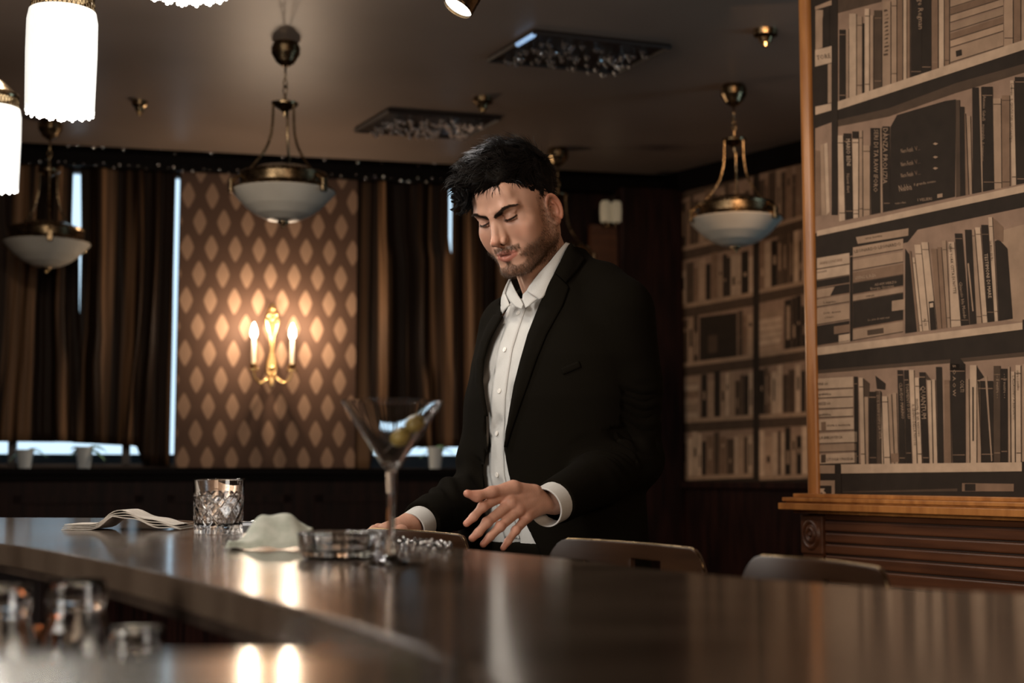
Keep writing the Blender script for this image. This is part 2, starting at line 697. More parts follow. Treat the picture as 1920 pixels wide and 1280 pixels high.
v = mth('MAXIMUM', lattice(0, 0), lattice(0.5, 0.5))
v = mth('MULTIPLY', v, 9.0)
v = mth('MINIMUM', mth('MAXIMUM', v, 0.0), 1.0)
mx = nt.nodes.new('ShaderNodeMix')
mx.data_type = 'RGBA'
mx.inputs[6].default_value = (0.092, 0.050, 0.032, 1)
mx.inputs[7].default_value = (0.30, 0.185, 0.120, 1)
nt.links.new(v, mx.inputs[0])
nt.links.new(mx.outputs[2], bsdf(dm).inputs['Base Color'])
s0, s1 = WB.hit(334, 600, -0.05)[0], WB.hit(668, 600, -0.05)[0]
mb = MB().box(((s0 + s1) / 2, 0.105, (zs + CZ) / 2), (s1 - s0, 0.10, CZ - zs))
me = mb.me()
o = ob('wall_pier', me, dm)
o.matrix_world = WB.M
o['kind'] = 'structure'

# grey parapet outside, seen under the curtain hems
mb = MB()
zo = WB.hit(130, 851, -0.6)[1]
WB.box(mb, -3.0, S_END, -0.75, -0.60, 0, zo)
mb.build('trim_9', mat('outdoor_render', (0.045, 0.055, 0.065), 0.8), None, kind='structure')

# nail-head beads on the pelmet: two rows
rb = random.Random(4)
b = MB()
for row, (zz, pr) in enumerate(((0.012, 0.9), (0.10, 0.45))):
    sx = -0.4
    while sx < S_END - 1.2:
        if rb.random() < pr:
            b.sphere(WB.w(sx + rb.uniform(-0.01, 0.01), 0.004, zc0 + 0.02 + zz + rb.uniform(-0.012, 0.012)), rb.choice((0.004, 0.006, 0.009)), 6, 4)
        sx += 0.045
o = b.build('bead_trim', glint_m)
o['kind'] = 'stuff'
o['label'] = 'tiny silvery beads along the black pelmet above the curtains'
o['category'] = 'beads'

# ---------------------------------------------------------------- curtains
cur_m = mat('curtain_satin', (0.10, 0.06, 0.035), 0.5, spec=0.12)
noise_color(cur_m, (0.018, 0.0095, 0.005), (0.24, 0.130, 0.066), 3.0, (4.5, 4.5, 0.09), detail=2, lo=0.52, hi=0.68)  # gold streaks of the lit folds are put into the cloth colour


def curtain(name_label, x0, x1, hem, seed, folds, group='curtains at the back windows', e0=None, e1=None):
    """x0, x1: edges in the photo; hem: list of (x, y) photo points of the lower edge"""
    rr = random.Random(seed)
    n0 = -0.075
    sa, sb = WB.hit(x0, 500, n0)[0], WB.hit(x1, 500, n0)[0]
    hz = [(WB.hit(x, y, n0)[0], WB.hit(x, y, n0)[1]) for x, y in hem]
    nu, nv = folds * 14, 26
    ph = [rr.uniform(0, 6.28) for _ in range(6)]
    V = []
    for j in range(nv + 1):
        t = j / nv
        for i in range(nu + 1):
            u = i / nu
            yy_ = 300 + 560 * t
            sa_ = sa + (WB.hit(np.interp(yy_, [q[0] for q in e0], [q[1] for q in e0]), 500, n0)[0] - sa if e0 else 0)
            sb_ = sb + (WB.hit(np.interp(yy_, [q[0] for q in e1], [q[1] for q in e1]), 500, n0)[0] - sb if e1 else 0)
            wob = 0.010 * math.sin(t * 5 + ph[0] + u * 9) + 0.016 * math.sin(t * 2.3 + ph[1] + u * 4)
            s_ = sa_ + (sb_ - sa_) * u + wob * math.sin(u * PI)
            hemz = np.interp(s_, [h[0] for h in hz], [h[1] for h in hz])
            z = (CZ - 0.05) * (1 - t) + hemz * t
            q = u * folds + 0.35 * math.sin(u * 7 + ph[2]) + 0.16 * math.sin(t * 3.1 + ph[3] + u * 5) * t
            c = 0.5 + 0.5 * math.cos(2 * PI * q)
            am = 0.050 * (0.65 + 0.35 * math.sin(u * 13 + ph[4]))
            n_ = n0 - 0.028 + am * (c ** 1.8) + 0.006 * math.cos(6 * PI * q + ph[5]) 
            V.append(WB.w(s_, n_, z))
    F_ = [(j * (nu + 1) + i, (j + 1) * (nu + 1) + i, (j + 1) * (nu + 1) + i + 1, j * (nu + 1) + i + 1) for j in range(nv) for i in range(nu)]
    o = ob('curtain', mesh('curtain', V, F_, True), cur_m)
    m = o.modifiers.new('thick', 'SOLIDIFY')
    m.thickness = 0.003
    return tag(o, name_label, 'curtain', group)


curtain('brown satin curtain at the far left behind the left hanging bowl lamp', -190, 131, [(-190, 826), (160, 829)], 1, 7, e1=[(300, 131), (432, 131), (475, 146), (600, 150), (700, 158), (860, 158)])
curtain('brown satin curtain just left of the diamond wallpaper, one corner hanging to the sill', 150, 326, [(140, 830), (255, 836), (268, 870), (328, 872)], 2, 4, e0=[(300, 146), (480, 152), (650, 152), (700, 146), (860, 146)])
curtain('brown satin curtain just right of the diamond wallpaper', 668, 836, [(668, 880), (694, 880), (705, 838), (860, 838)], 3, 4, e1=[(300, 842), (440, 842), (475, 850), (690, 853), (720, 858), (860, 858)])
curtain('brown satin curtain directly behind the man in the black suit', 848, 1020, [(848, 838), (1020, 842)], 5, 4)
mb = MB()
WB.box(mb, -2.0, WB.hit(1020, 500, -0.08)[0], -0.135, -0.120, CZ - 0.075, CZ - 0.055)
tag(mb.build('curtain_rail', brass_m), 'long rail along the back wall hidden behind the black pelmet', 'rail')

# ---------------------------------------------------------------- flower pots on the sill
pot_m = mat('pot_glaze', (0.55, 0.58, 0.58), 0.3)
leaf_m = noise_color(mat('leaf', (0.12, 0.3, 0.12), 0.45), (0.10, 0.26, 0.12), (0.22, 0.42, 0.24), 20)
for px, h_, nl, sd, lab in ((47, 0.085, 5, 1, 'small pale flower pot on the left window sill, the leftmost one'),
                            (158, 0.10, 7, 2, 'small pale flower pot on the sill below the second curtain from the left'),
                            (815, 0.105, 8, 3, 'small pale flower pot with leaves on the sill beside the martini glass')):
    rr = random.Random(sd)
    sx = WB.hit(px, 860, -0.03)[0]
    base = WB.w(sx, -0.015, zs - 0.005)
    t = thing('flower_pot', lab, 'flower pot', base, 0, 'flower pots on the window sill')
    MB().lathe([(0.0001, 0), (0.030, 0), (0.043, h_), (0.046, h_), (0.046, h_ + 0.008), (0.040, h_ + 0.008), (0.038, h_ - 0.01), (0.0001, h_ - 0.012)], 18).build('pot', pot_m, t)
    for i in range(nl):
        a = rr.uniform(0, 6.28)
        L = rr.uniform(0.09, 0.17)
        lift = rr.uniform(0.2, 0.7)
        pts = []
        V, F_ = [], []
        for j in range(6):
            u = j / 5
            c = Vector((math.cos(a) * L * u * 0.7, math.sin(a) * L * u * 0.35, h_ - 0.01 + L * (lift * u - 0.55 * u * u)))
            w_ = 0.016 * math.sin(PI * min(0.98, 0.12 + u * 0.88))
            sd_ = Vector((-math.sin(a), math.cos(a), 0.2)) * w_
            V += [c - sd_, c + Vector((0, 0, 0.003)), c + sd_]
        for j in range(5):
            F_ += [(3 * j, 3 * j + 1, 3 * j + 4, 3 * j + 3), (3 * j + 1, 3 * j + 2, 3 * j + 5, 3 * j + 4)]
        ob('leaf', mesh('leaf', V, F_, True), leaf_m, t)

# ================================================================ printed bookshelf wallpaper (flat print: coloured shapes on the paper)
paper_m = mat('printed_paper', (0.3, 0.2, 0.15), 0.72, spec=0.2)
at_ = nd(paper_m, 'ShaderNodeAttribute', attribute_name='Col')
nz_ = nd(paper_m, 'ShaderNodeTexNoise')
nz_.inputs['Scale'].default_value = 26
nz_.inputs['Detail'].default_value = 8
tc_ = nd(paper_m, 'ShaderNodeTexCoord')
mr_ = nd(paper_m, 'ShaderNodeMapRange')
mr_.inputs[1].default_value, mr_.inputs[2].default_value = 0.3, 0.7
mr_.inputs[3].default_value, mr_.inputs[4].default_value = 0.86, 1.12
mu_ = nd(paper_m, 'ShaderNodeVectorMath', operation='SCALE')
lk(paper_m, tc_.outputs['Object'], nz_.inputs['Vector'])
lk(paper_m, nz_.outputs[0], mr_.inputs[0])
lk(paper_m, at_.outputs['Color'], mu_.inputs[0])
lk(paper_m, mr_.outputs[0], mu_.inputs['Scale'])
lk(paper_m, mu_.outputs[0], bsdf(paper_m).inputs['Base Color'])
LT, LM, MD, DM, DK = (0.47, 0.325, 0.22), (0.33, 0.215, 0.14), (0.20, 0.120, 0.075), (0.075, 0.047, 0.030), (0.028, 0.019, 0.013)
BACK = (0.27, 0.17, 0.115)


class Print:
    """flat print on a wall: shapes in photo pixels or wall units, each layer a hair above the last"""

    def __init__(self, frame, n0):
        self.fr, self.n0 = frame, n0
        self.v, self.f, self.c = [], [], []

    def poly(self, pts, col, layer, wall=False):
        b = len(self.v)
        n = self.n0 + layer * 0.00025
        for p in pts:
            if wall:
                self.v.append(self.fr.w(p[0], n, p[1]))
            else:
                s_, z_ = self.fr.hit(p[0], p[1], self.n0)
                self.v.append(self.fr.w(s_, n, z_))
            self.c.append(col)
        self.f.append(tuple(range(b, b + len(pts))))

    def quad(self, x0, x1, ty, by, col, layer, tx=None, wall=False):
        """bottom edge x0..x1 on by(x), top at ty"""
        tx = tx or (x0, x1)
        f = by if callable(by) else (lambda x: by)
        t = ty if callable(ty) else (lambda x: ty)
        self.poly([(x0, f(x0)), (x1, f(x1)), (tx[1], t(x1)), (tx[0], t(x0))], col, layer, wall)

    def text(self, string, p, size, angle, col, layer, squash=1.0):
        cu = bpy.data.curves.new('t', 'FONT')
        cu.body = string
        cu.size = size
        cu.resolution_u = 1
        o = bpy.data.objects.new('t', cu)
        COL.objects.link(o)
        dg = bpy.context.evaluated_depsgraph_get()
        me = bpy.data.meshes.new_from_object(o.evaluated_get(dg))
        b = len(self.v)
        ca, sa = math.cos(angle), math.sin(angle)
        n = self.n0 + layer * 0.00025
        for v in me.vertices:
            x, y = v.co.x * squash, -v.co.y
            s_, z_ = self.fr.hit(p[0] + x * ca - y * sa, p[1] + x * sa + y * ca, self.n0)
            self.v.append(self.fr.w(s_, n, z_))
            self.c.append(col)
        for q in me.polygons:
            self.f.append(tuple(b + i for i in q.vertices))
        bpy.data.objects.remove(o)
        bpy.data.curves.remove(cu)
        bpy.data.meshes.remove(me)

    def build(self, name, parent=None):
        me = mesh(name, self.v, self.f)
        bm = bmesh.new()
        bm.from_mesh(me)
        for fa in bm.faces:
            if fa.normal.dot(self.fr.n) < 0:
                fa.normal_flip()
        bm.to_mesh(me)
        bm.free()
        set_col(me, np.array(self.c))
        return ob(name, me, paper_m, parent)


def vary(c, r, a=0.16):
    k = 1 + r.uniform(-a, a)
    return tuple(x * k for x in c)


def book_row(P, x0, x1, base, top, r, layer=3, wmin=6, wmax=15, flip=1, wall=False, lean=0.0, pal=None):
    """random spines between x0 and x1 standing on base(x), reaching up towards top(x)"""
    pal = pal or [LT, LT, LM, LM, MD, DM, DK, DK]
    x = x0
    while x < x1 - wmin * 0.6:
        w_ = min(r.uniform(wmin, wmax), x1 - x)
        h_ = r.uniform(0.70, 0.98)
        c = vary(r.choice(pal), r)
        b0, t0 = base(x), top(x)
        b1, t1 = base(x + w_), top(x + w_)
        ty0, ty1 = b0 + (t0 - b0) * h_, b1 + (t1 - b1) * h_
        dx = lean * (t0 - b0) * 0.1
        P.poly([(x, b0), (x + w_ * 0.94, b1), (x + w_ * 0.94 + dx, ty1), (x + dx, ty0)], c, layer, wall)
        if r.random() < 0.6:      # lettering band or stripe on the spine
            a, b_ = sorted((r.uniform(0.12, 0.9), r.uniform(0.12, 0.9)))
            k = w_ * r.uniform(0.25, 0.45)
            cc = DK if sum(c) > 0.4 else LM
            q = lambda f_, t_: (x + f_ + dx * t_, b0 + (ty0 - b0) * t_)
            P.poly([q(w_ * 0.3, a), q(w_ * 0.3 + k, a), q(w_ * 0.3 + k, b_), q(w_ * 0.3, b_)], vary(cc, r), layer + 1, wall)
        x += w_


# ---- far wall
PR = Print(WR, 0.004)
lin = lambda xa, ya, xb, yb: (lambda x: ya + (yb - ya) * (x - xa) / (xb - xa))
r = random.Random(12)
zlow = WR.hit(1400, 903, 0.0)[1]
PR.poly([(0.0, zlow), (S_R, zlow), (S_R, zc1), (0.0, zc1)], DK, 0, True)
rows_l = [lin(1265, 352, 1413, 305), lin(1265, 466, 1413, 432), lin(1265, 573, 1413, 547), lin(1265, 682, 1413, 664), lin(1265, 786, 1413, 777), lin(1265, 893, 1413, 887)]
rows_r = [lin(1424, 300, 1525, 268), lin(1424, 427, 1525, 397), lin(1424, 542, 1525, 522), lin(1424, 662, 1525, 647), lin(1424, 777, 1525, 771), lin(1424, 892, 1525, 888)]
for k, (xa, xb, rows) in enumerate(((1266, 1412, rows_l), (1424, 1600, rows_r))):
    for i in range(1, 6):
        b_, a_ = rows[i], rows[i - 1]
        PR.poly([(xa, a_(xa) + 24), (xb, a_(xb) + 24), (xb, b_(xb)), (xa, b_(xa))], BACK, 1)
        PR.poly([(xa, a_(xa) + 8), (xb, a_(xb) + 8), (xb, a_(xb) + 26), (xa, a_(xa) + 26)], DM, 2)
        PR.poly([(xa, b_(xa)), (xb, b_(xb)), (xb, b_(xb) + 8), (xa, b_(xa) + 8)], LM, 3)
        tp_ = lambda x, a_=a_: a_(x) + 20
        if i == 3 and k == 0:
            book_row(PR, xa, 1312, b_, tp_, r)
            PR.quad(1312, 1382, lambda x: b_(x) - 82, b_, DK, 3)
            PR.quad(1328, 1345, lambda x: b_(x) - 45, lambda x: b_(x) - 12, DM, 4)
            book_row(PR, 1384, xb, b_, tp_, r)
        elif i in (3,) or (i == 4 and k == 0):
            xe = xa + (46 if k == 0 else 44)
            for m in range(6):
                c = vary(r.choice([LT, LM, LM, DK, MD]), r)
                h_ = 13
                PR.poly([(xa, b_(xa) - m * h_), (xe - r.uniform(0, 5), b_(xe) - m * h_), (xe - 2, b_(xe) - m * h_ - h_ + 2), (xa, b_(xa) - m * h_ - h_ + 2)], c, 3)
            book_row(PR, xe + 3, xb, b_, tp_, r, pal=[DK, DK, DM, LM] if k else None)
        else:
            book_row(PR, xa, xb, b_, tp_, r, pal=[LT, LT, LM, MD, DM, DK] if i != 1 else [LM, MD, MD, DM, DM])
o = PR.build('wallpaper')
struct(o)

# ---- near partition: printed face, wooden edge, rail, carved block, fluted boards
NP0 = at(1515, 940, 3.70)
NP1 = at(1920, 940, 3.08)
WP = Frame(NP0, NP1)
LEN = 2.3
mb = MB()
WP.box(mb, 0.0, LEN, -0.22, 0.0, 0, CZ)
part_w = struct(mb.build('wall_partition', plain_m))
zr0, zr1 = WP.hit(1530, 926, 0.0)[1], WP.hit(1530, 962, 0.0)[1]
P = Print(WP, 0.002)
s_l = WP.hit(1530, 600, 0)[0]
P.poly([(s_l, zr1), (LEN, zr1), (LEN, CZ), (s_l, CZ)], DK, 0, True)
A = lambda x, y: (1510 + x / 3.2, y / 3.2)
B = lambda x, y: (1510 + x / 4.266, 400 + y / 4.266)
C_ = lambda x, y: (1510 + x / 2.976, 650 + y / 2.976)


def pq(m, pts, c, l):
    P.poly([m(*p) for p in pts], c, l)


def spine(m, b0, b1, t0, t1, top, base, c, l=4, top2=None):
    pq(m, [(b0, base(b0)), (b1, base(b1)), (t1, top if top2 is None else top2), (t0, top)], c, l)
    pq(m, [(b1 - 3, base(b1)), (b1 + 1, base(b1)), (t1 + 1, top + 4), (t1 - 3, top)], DK, l + 1)
    if b1 - b0 > 22 and rr.random() < 0.8:
        k_ = rr.uniform(0.05, 0.12)
        for f_ in (k_, 1 - k_):
            yb_, yt_ = base(b0), top
            y_ = yb_ + (yt_ - yb_) * f_
            x0_, x1_ = b0 + (t0 - b0) * f_, b1 + (t1 - b1) * f_
            pq(m, [(x0_ + 2, y_), (x1_ - 3, y_), (x1_ - 3, y_ - 5), (x0_ + 2, y_ - 5)], vary(DM if sum(c) > 0.4 else MD, rr), l + 1)


rr = random.Random(3)
# backs of the shelves, seen behind the books
pq(A, [(195, 680), (1500, 300), (1500, 420), (1500, 1200), (60, 1400), (60, 740)], BACK, 1)
pq(A, [(195, 0), (620, -120), (1500, -500), (1500, 260), (195, 610)], BACK, 1)
pq(A, [(195, -60), (460, -120), (460, 10), (195, 80)], DM, 2)
pq(B, [(95, 190), (1850, -150), (1850, 860), (95, 1070)], BACK, 1)
pq(B, [(95, 180), (1850, -230), (1850, -70), (900, 130), (820, 230), (370, 340), (95, 360)], DK, 2)
pq(B, [(1560, 140), (1850, 60), (1850, 870), (1620, 860)], LM, 2)
pq(C_, [(65, 150), (1320, 20), (1320, 650), (65, 650)], BACK, 1)
# dark undersides
pq(A, [(60, 690), (195, 660), (1500, 235), (1500, 330), (900, 500), (500, 650), (195, 720), (60, 770)], DK, 2)
pq(A, [(195, 720), (500, 650), (900, 500), (1500, 330), (1500, 380), (900, 560), (500, 700), (195, 760)], DM, 2)
pq(C_, [(65, 45), (1320, -75), (1320, 20), (800, 70), (65, 130)], DK, 2)
pq(C_, [(65, 130), (800, 70), (1320, 20), (1320, 45), (800, 92), (65, 150)], DM, 2)
# shelf edges
pq(A, [(195, 610), (1500, 178), (1500, 238), (195, 660)], LT, 5)
pq(A, [(62, 640), (158, 620), (158, 662), (62, 690)], LT, 5)
pq(B, [(95, 140), (1850, -250), (1850, -190), (95, 182)], LT, 5)
pq(B, [(95, 1072), (1740, 872), (1740, 928), (95, 1135)], LT, 5)
pq(B, [(1740, 850), (1850, 838), (1850, 915), (1740, 928)], DK, 5)
pq(C_, [(200, 655), (1210, 644), (1210, 694), (200, 706)], LT, 5)
pq(C_, [(1210, 640), (1320, 640), (1320, 694), (1210, 694)], DK, 5)
# upright
pq(A, [(160, -400), (197, -400), (197, 1290), (160, 1290)], DK, 6)
# left slot, top
pq(A, [(60, 40), (160, 0), (160, 30), (60, 60)], LM, 3)
pq(A, [(62, 60), (108, 60), (112, 90), (104, 110), (104, 285), (62, 300)], LM, 3)
pq(A, [(106, 50), (146, 40), (146, 280), (106, 290)], DK, 3)
pq(A, [(60, 300), (160, 275), (160, 375), (60, 400)], LT, 3)
P.text('TORE', A(72, 362), 12.5, -0.18, DM, 7, 0.85)
pq(A, [(66, 405), (132, 390), (132, 630), (66, 640)], DK, 3)
pq(A, [(136, 385), (158, 380), (158, 615), (136, 622)], LM, 3)
pq(A, [(62, 900), (90, 905), (96, 1290), (62, 1300)], MD, 3)
pq(A, [(92, 868), (112, 862), (126, 1290), (98, 1290)], LM, 4)
pq(A, [(114, 862), (134, 856), (148, 1270), (128, 1290)], LT, 4)
# row 1
b1 = lambda x: 610 - (x - 195) * 0.331
for b0, bb, t, c in ((205, 245, 178, DK), (246, 264, 172, LM), (265, 310, 82, LT), (312, 345, 98, LM), (346, 357, 140, DK), (358, 388, 52, LT), (390, 412, 92, LM), (414, 462, 62, DM),
                     (465, 516, 8, LM), (519, 552, -20, LM), (554, 588, -30, MD), (590, 612, -50, LT), (613, 632, -60, MD), (635, 700, -80, DK), (701, 758, -90, DK), (760, 800, -100, MD),
                     (804, 836, -120, LT), (838, 868, -120, MD), (1195, 1250, -200, LM), (1254, 1296, -200, MD), (1299, 1345, -200, LM), (1348, 1400, -220, DK), (1402, 1440, -200, LT), (1442, 1500, -240, DM)):
    spine(A, b0, bb, b0, bb, t, b1, vary(c, rr, 0.08))
for y0, c in ((380, LM), (290, LM), (245, MD), (195, LM), (140, LM), (95, MD), (50, LM), (0, LM), (-50, MD)):
    pq(A, [(872, y0 - 4), (1190, y0 - 104), (1190, y0 - 104 - (84 if y0 == 380 else 42)), (872, y0 - 4 - (84 if y0 == 380 else 40))], vary(c, rr), 4)
    pq(A, [(872, y0 - 2), (1190, y0 - 102), (1190, y0 - 107), (872, y0 - 7)], DM, 5)
pq(A, [(905, 306), (940, 296), (943, 332), (908, 342)], DK, 6)
for i in range(12):
    pq(A, [(470 + rr.uniform(0, 30), 60 + i * 24), (488 + rr.uniform(0, 20), 56 + i * 24), (500, 66 + i * 24), (474, 72 + i * 24)], DM, 6)
for x_, y_ in ((678, -60), (1500, 0)):
    P.text('Jorge Regnan', A(x_, y_), 14, PI / 2 - 0.02, LM, 7)
# row 2
b2 = lambda x: 1330 - (x - 195) * 0.206
for b0, bb, t0_, t1_, t, c in ((205, 243, 195, 230, 812, LT), (246, 288, 230, 278, 800, DK), (290, 322, 284, 323, 832, LT), (288, 322, 283, 323, 788, DK), (325, 348, 325, 346, 782, LM), (352, 392, 348, 392, 872, LM),
                               (396, 452, 392, 450, 768, DK), (454, 470, 452, 462, 765, LM), (472, 512, 464, 508, 758, DK),
                               (905, 935, 905, 930, 600, DM), (936, 962, 930, 956, 640, DK), (964, 985, 950, 965, 680, MD), (987, 1005, 970, 995, 695, LM), (1006, 1060, 1003, 1042, 525, DK), (1060, 1070, 1044, 1060, 520, LM),
                               (1071, 1136, 1061, 1126, 520, DK), (1136, 1182, 1128, 1178, 590, LM), (1183, 1232, 1180, 1230, 572, MD), (1242, 1270, 1230, 1256, 482, LT), (1272, 1340, 1258, 1336, 462, DK), (1342, 1390, 1340, 1384, 720, LT), (1392, 1440, 1386, 1436, 560, DM), (1442, 1500, 1438, 1500, 520, LM)):
    spine(A, b0, bb, t0_, t1_, t, b2, vary(c, rr, 0.08), 4 if t != 788 else 3)
pq(A, [(512, 1265), (900, 1180), (905, 596), (840, 606), (552, 690), (512, 762)], DK, 4)
for i, y_ in enumerate((905, 985, 1052)):
    P.text('Nero Fetish', A(578, y_ + 14), 11.5, -0.16, LM, 7, 0.42)
    P.text('V...', A(662, y_), 12, -0.16, MD, 7, 0.7)
    pq(A, [(768, y_ - 42), (782, y_ - 50), (800, y_ - 44), (784, y_ - 34)], LM, 7)
P.text('Nebbia', A(566, 1150), 17, -0.16, LM, 7, 0.5)
P.text('il grande sonno', A(655, 1115), 7.5, -0.16, LM, 7, 0.9)
P.text('tutti i libri', A(542, 1226), 5, -0.10, LM, 7)
P.text('I VELIERI', A(676, 1208), 7.5, -0.10, LM, 7)
pq(A, [(795, 1165), (826, 1160), (826, 1182), (795, 1188)], LM, 7)
P.text('MARIO BENI', A(247, 832), 11, PI / 2 - 0.03, LT, 7, 0.85)
P.text('Nuovi diari', A(250, 1040), 8, PI / 2 - 0.03, LM, 7)
P.text('SERI DI TA RAW IFORO', A(416, 775), 11.5, PI / 2 + 0.01, LM, 7, 0.98)
P.text('DANZA PROLIZIA', A(470, 765), 12.5, PI / 2 + 0.01, LM, 7, 1.05)
P.text('Antonio Gabelli   misurabile di rapinatori', A(1070, 575), 8, PI / 2 + 0.03, LM, 7, 0.92)
P.text('Lorenzo   IL GIOCO DEL VISCONTEO', A(1236, 500), 7.5, PI / 2 + 0.03, DM, 7, 0.9)
# row 3, two piles then leaning books
def pile(m, x0, x1, layers, slope, l=4):
    for (ya, yb, c) in layers:
        d = (x1 - x0) * slope
        pq(m, [(x0, yb), (x1, yb - d), (x1, ya - d), (x0, ya)], vary(c, rr, 0.06), l)
        pq(m, [(x0, yb + 1), (x1, yb - d + 1), (x1, yb - d - 6), (x0, yb - 6)], DM if c != DK else MD, l + 1)


pile(B, 95, 355, ((358, 448, LT), (452, 536, LT), (540, 600, DK), (604, 682, DK), (690, 750, LM), (762, 892, LM), (900, 1062, DK)), 0.165)
pq(B, [(95, 608), (238, 586), (200, 662), (95, 682)], LM, 5)
pq(B, [(232, 904), (362, 884), (362, 948), (232, 966)], MD, 5)
pq(B, [(270, 974), (360, 960), (360, 1026), (270, 1040)], LT, 5)
pile(B, 383, 785, ((272, 358, LM), (376, 460, LM), (472, 560, MD), (562, 652, DK), (660, 706, LM), (708, 926, DK), (932, 1018, LM)), 0.175)
pq(B, [(408, 190), (828, 118), (826, 178), (422, 244)], LM, 5)
pq(B, [(360, 350), (381, 346), (381, 1020), (360, 1024)], DK, 5)
pq(B, [(695, 700), (800, 684), (800, 768), (695, 782)], LM, 5)
pq(B, [(498, 934), (628, 914), (630, 958), (500, 976)], DM, 5)
P.text('LEONARDO LEONARDO', B(396, 318), 8.6, -0.17, DM, 7, 0.93)
P.text('una notte', B(482, 208), 7, -0.15, DK, 7, 1.2)
P.text('LIVING IL FLEA', B(404, 528), 8, -0.13, LT, 7, 0.75)
P.text('ADAM HERZO', B(560, 580), 6.5, -0.13, LM, 7)
P.text('Energia Giovanni', B(525, 612), 6.5, -0.13, LM, 7)
P.text('STRUM', B(488, 672), 5, -0.13, DK, 7)
P.text('Le arie di tutti mai', B(505, 860), 5.5, -0.13, LM, 7)
P.text('ANNI LONTANI', B(120, 412), 8, -0.17, MD, 7, 0.75)
P.text('racconti', B(92, 480), 6, -0.17, DK, 7)
P.text('L inganno', B(150, 722), 6, -0.12, DK, 7)
P.text('DON  Giovanni', B(150, 806), 5, -0.12, DM, 7)
P.text('e il mare', B(158, 840), 5, -0.12, DM, 7)
b3 = lambda x: 960 - (x - 800) * 0.135
pq(B, [(800, 960), (905, 945), (835, 330), (800, 280)], DK, 3)
for q in ((896, 918, 832, 850, 300, MD), (918, 942, 858, 880, 352, LT), (944, 995, 874, 930, 250, LT), (1000, 1058, 930, 985, 230, LT), (1060, 1096, 1008, 1056, 282, MD), (1098, 1137, 1058, 1092, 270, MD),
          (1140, 1166, 1094, 1130, 215, LM), (1170, 1250, 1146, 1196, 228, LT), (1252, 1314, 1197, 1258, 160, DK), (1318, 1372, 1278, 1334, 130, DK), (1374, 1416, 1332, 1358, 128, LM), (1424, 1462, 1360, 1404, 112, LT),
          (1464, 1516, 1408, 1464, 92, DK), (1518, 1546, 1466, 1500, 30, LT)):
    spine(B, q[0], q[1], q[2], q[3], q[4], b3, vary(q[5], rr, 0.06))
pq(B, [(1004, 935), (1054, 928), (1030, 700), (990, 706)], DK, 6)
pq(B, [(998, 720), (1026, 714), (1028, 748), (1000, 754)], LT, 7)
pq(B, [(1502, 34), (1586, 110), (1586, 230), (1512, 205)], MD, 4)
pq(B, [(1518, 222), (1552, 208), (1620, 282), (1662, 842), (1550, 860)], DK, 4)
pq(B, [(1300, 400), (1312, 398), (1350, 780), (1340, 784)], LM, 6)
P.text('NEW YORK CITTA DI NOTTE', B(1150, 242), 7.5, PI / 2 - 0.10, DK, 7, 0.95)
P.text('Ghiaccio blu Mondo', B(1232, 548), 8.5, PI / 2 - 0.13, LM, 7)
P.text('TESTIMONI DI MARE', B(1436, 322), 9, PI / 2 - 0.09, LT, 7, 1.02)
P.text('Le Anne dei Re', B(1478, 220), 6, PI / 2 - 0.07, DM, 7)
P.text('ALTI', B(950, 840), 7, PI / 2 - 0.07, DM, 7)
# row 4
for i, (ya, yb) in enumerate(((172, 236), (241, 285), (288, 346), (350, 394), (400, 470), (478, 540), (545, 588), (595, 655))):
    x1_ = 268 if i < 4 else (272, 290, 286, 288)[i - 4]
    pq(C_, [(65, yb), (x1_, yb - 8), (x1_, ya - 6), (65, ya + 6)], vary(LT if i != 6 else LM, rr, 0.06), 4)
    pq(C_, [(65, yb + 2), (x1_, yb - 6), (x1_, yb - 10), (65, yb - 2)], DM, 5)
for t_, x_, y_ in (('NNI 60', 70, 215), ('repubblica', 66, 272), ('NIZZI 60', 70, 325), ('repubblica', 66, 386), ('storia e memoria', 122, 445), ('LA BIBLIOTECA', 80, 515), ('LITOGA UNODIA', 122, 636)):
    P.text(t_, C_(x_, y_), 7.5, -0.03, DK if 'rep' in t_ else DM, 7, 0.85)
pq(C_, [(90, 602), (116, 600), (116, 645), (90, 647)], DM, 6)
pq(C_, [(90, 420), (116, 418), (118, 468), (92, 470)], MD, 6)
b4 = lambda x: 655 - (x - 275) * 0.012
for q in ((276, 300, 272, 294, 166, DK), (312, 338, 300, 326, 172, LT), (342, 358, 330, 356, 280, LM), (360, 400, 358, 398, 250, DK), (400, 428, 392, 425, 245, DM), (430, 440, 412, 428, 250, LT), (442, 478, 428, 462, 276, LT),
          (482, 501, 456, 484, 262, LM), (503, 524, 488, 512, 256, LM), (526, 562, 515, 548, 130, DK), (564, 597, 552, 578, 130, DK), (602, 627, 580, 610, 128, LT), (630, 655, 612, 638, 172, LT), (658, 694, 637, 672, 142, DK),
          (696, 716, 682, 706, 186, LT), (720, 742, 708, 728, 182, LT), (744, 774, 730, 764, 112, DK), (778, 820, 776, 810, 186, MD), (824, 896, 808, 894, 95, DK), (902, 922, 900, 916, 178, LM), (924, 960, 920, 960, 102, LT),
          (964, 985, 960, 982, 186, LM), (985, 1052, 962, 1050, 190, DK), (1054, 1092, 1052, 1092, 106, DM), (1094, 1132, 1092, 1130, 122, DK), (1136, 1150, 1132, 1146, 110, LM), (1154, 1174, 1150, 1172, 138, LT), (1178, 1208, 1175, 1206, 102, LT),
          (1212, 1240, 1212, 1240, 96, LM), (1242, 1300, 1242, 1300, 130, DK)):
    spine(C_, q[0], q[1], q[2], q[3], q[4], b4, vary(q[5], rr, 0.06))
pq(C_, [(808, 96), (812, 62), (830, 52), (862, 58), (894, 100), (894, 130), (808, 130)], DK, 4)
pq(C_, [(326, 176), (362, 205), (358, 280), (330, 278)], DM, 3)
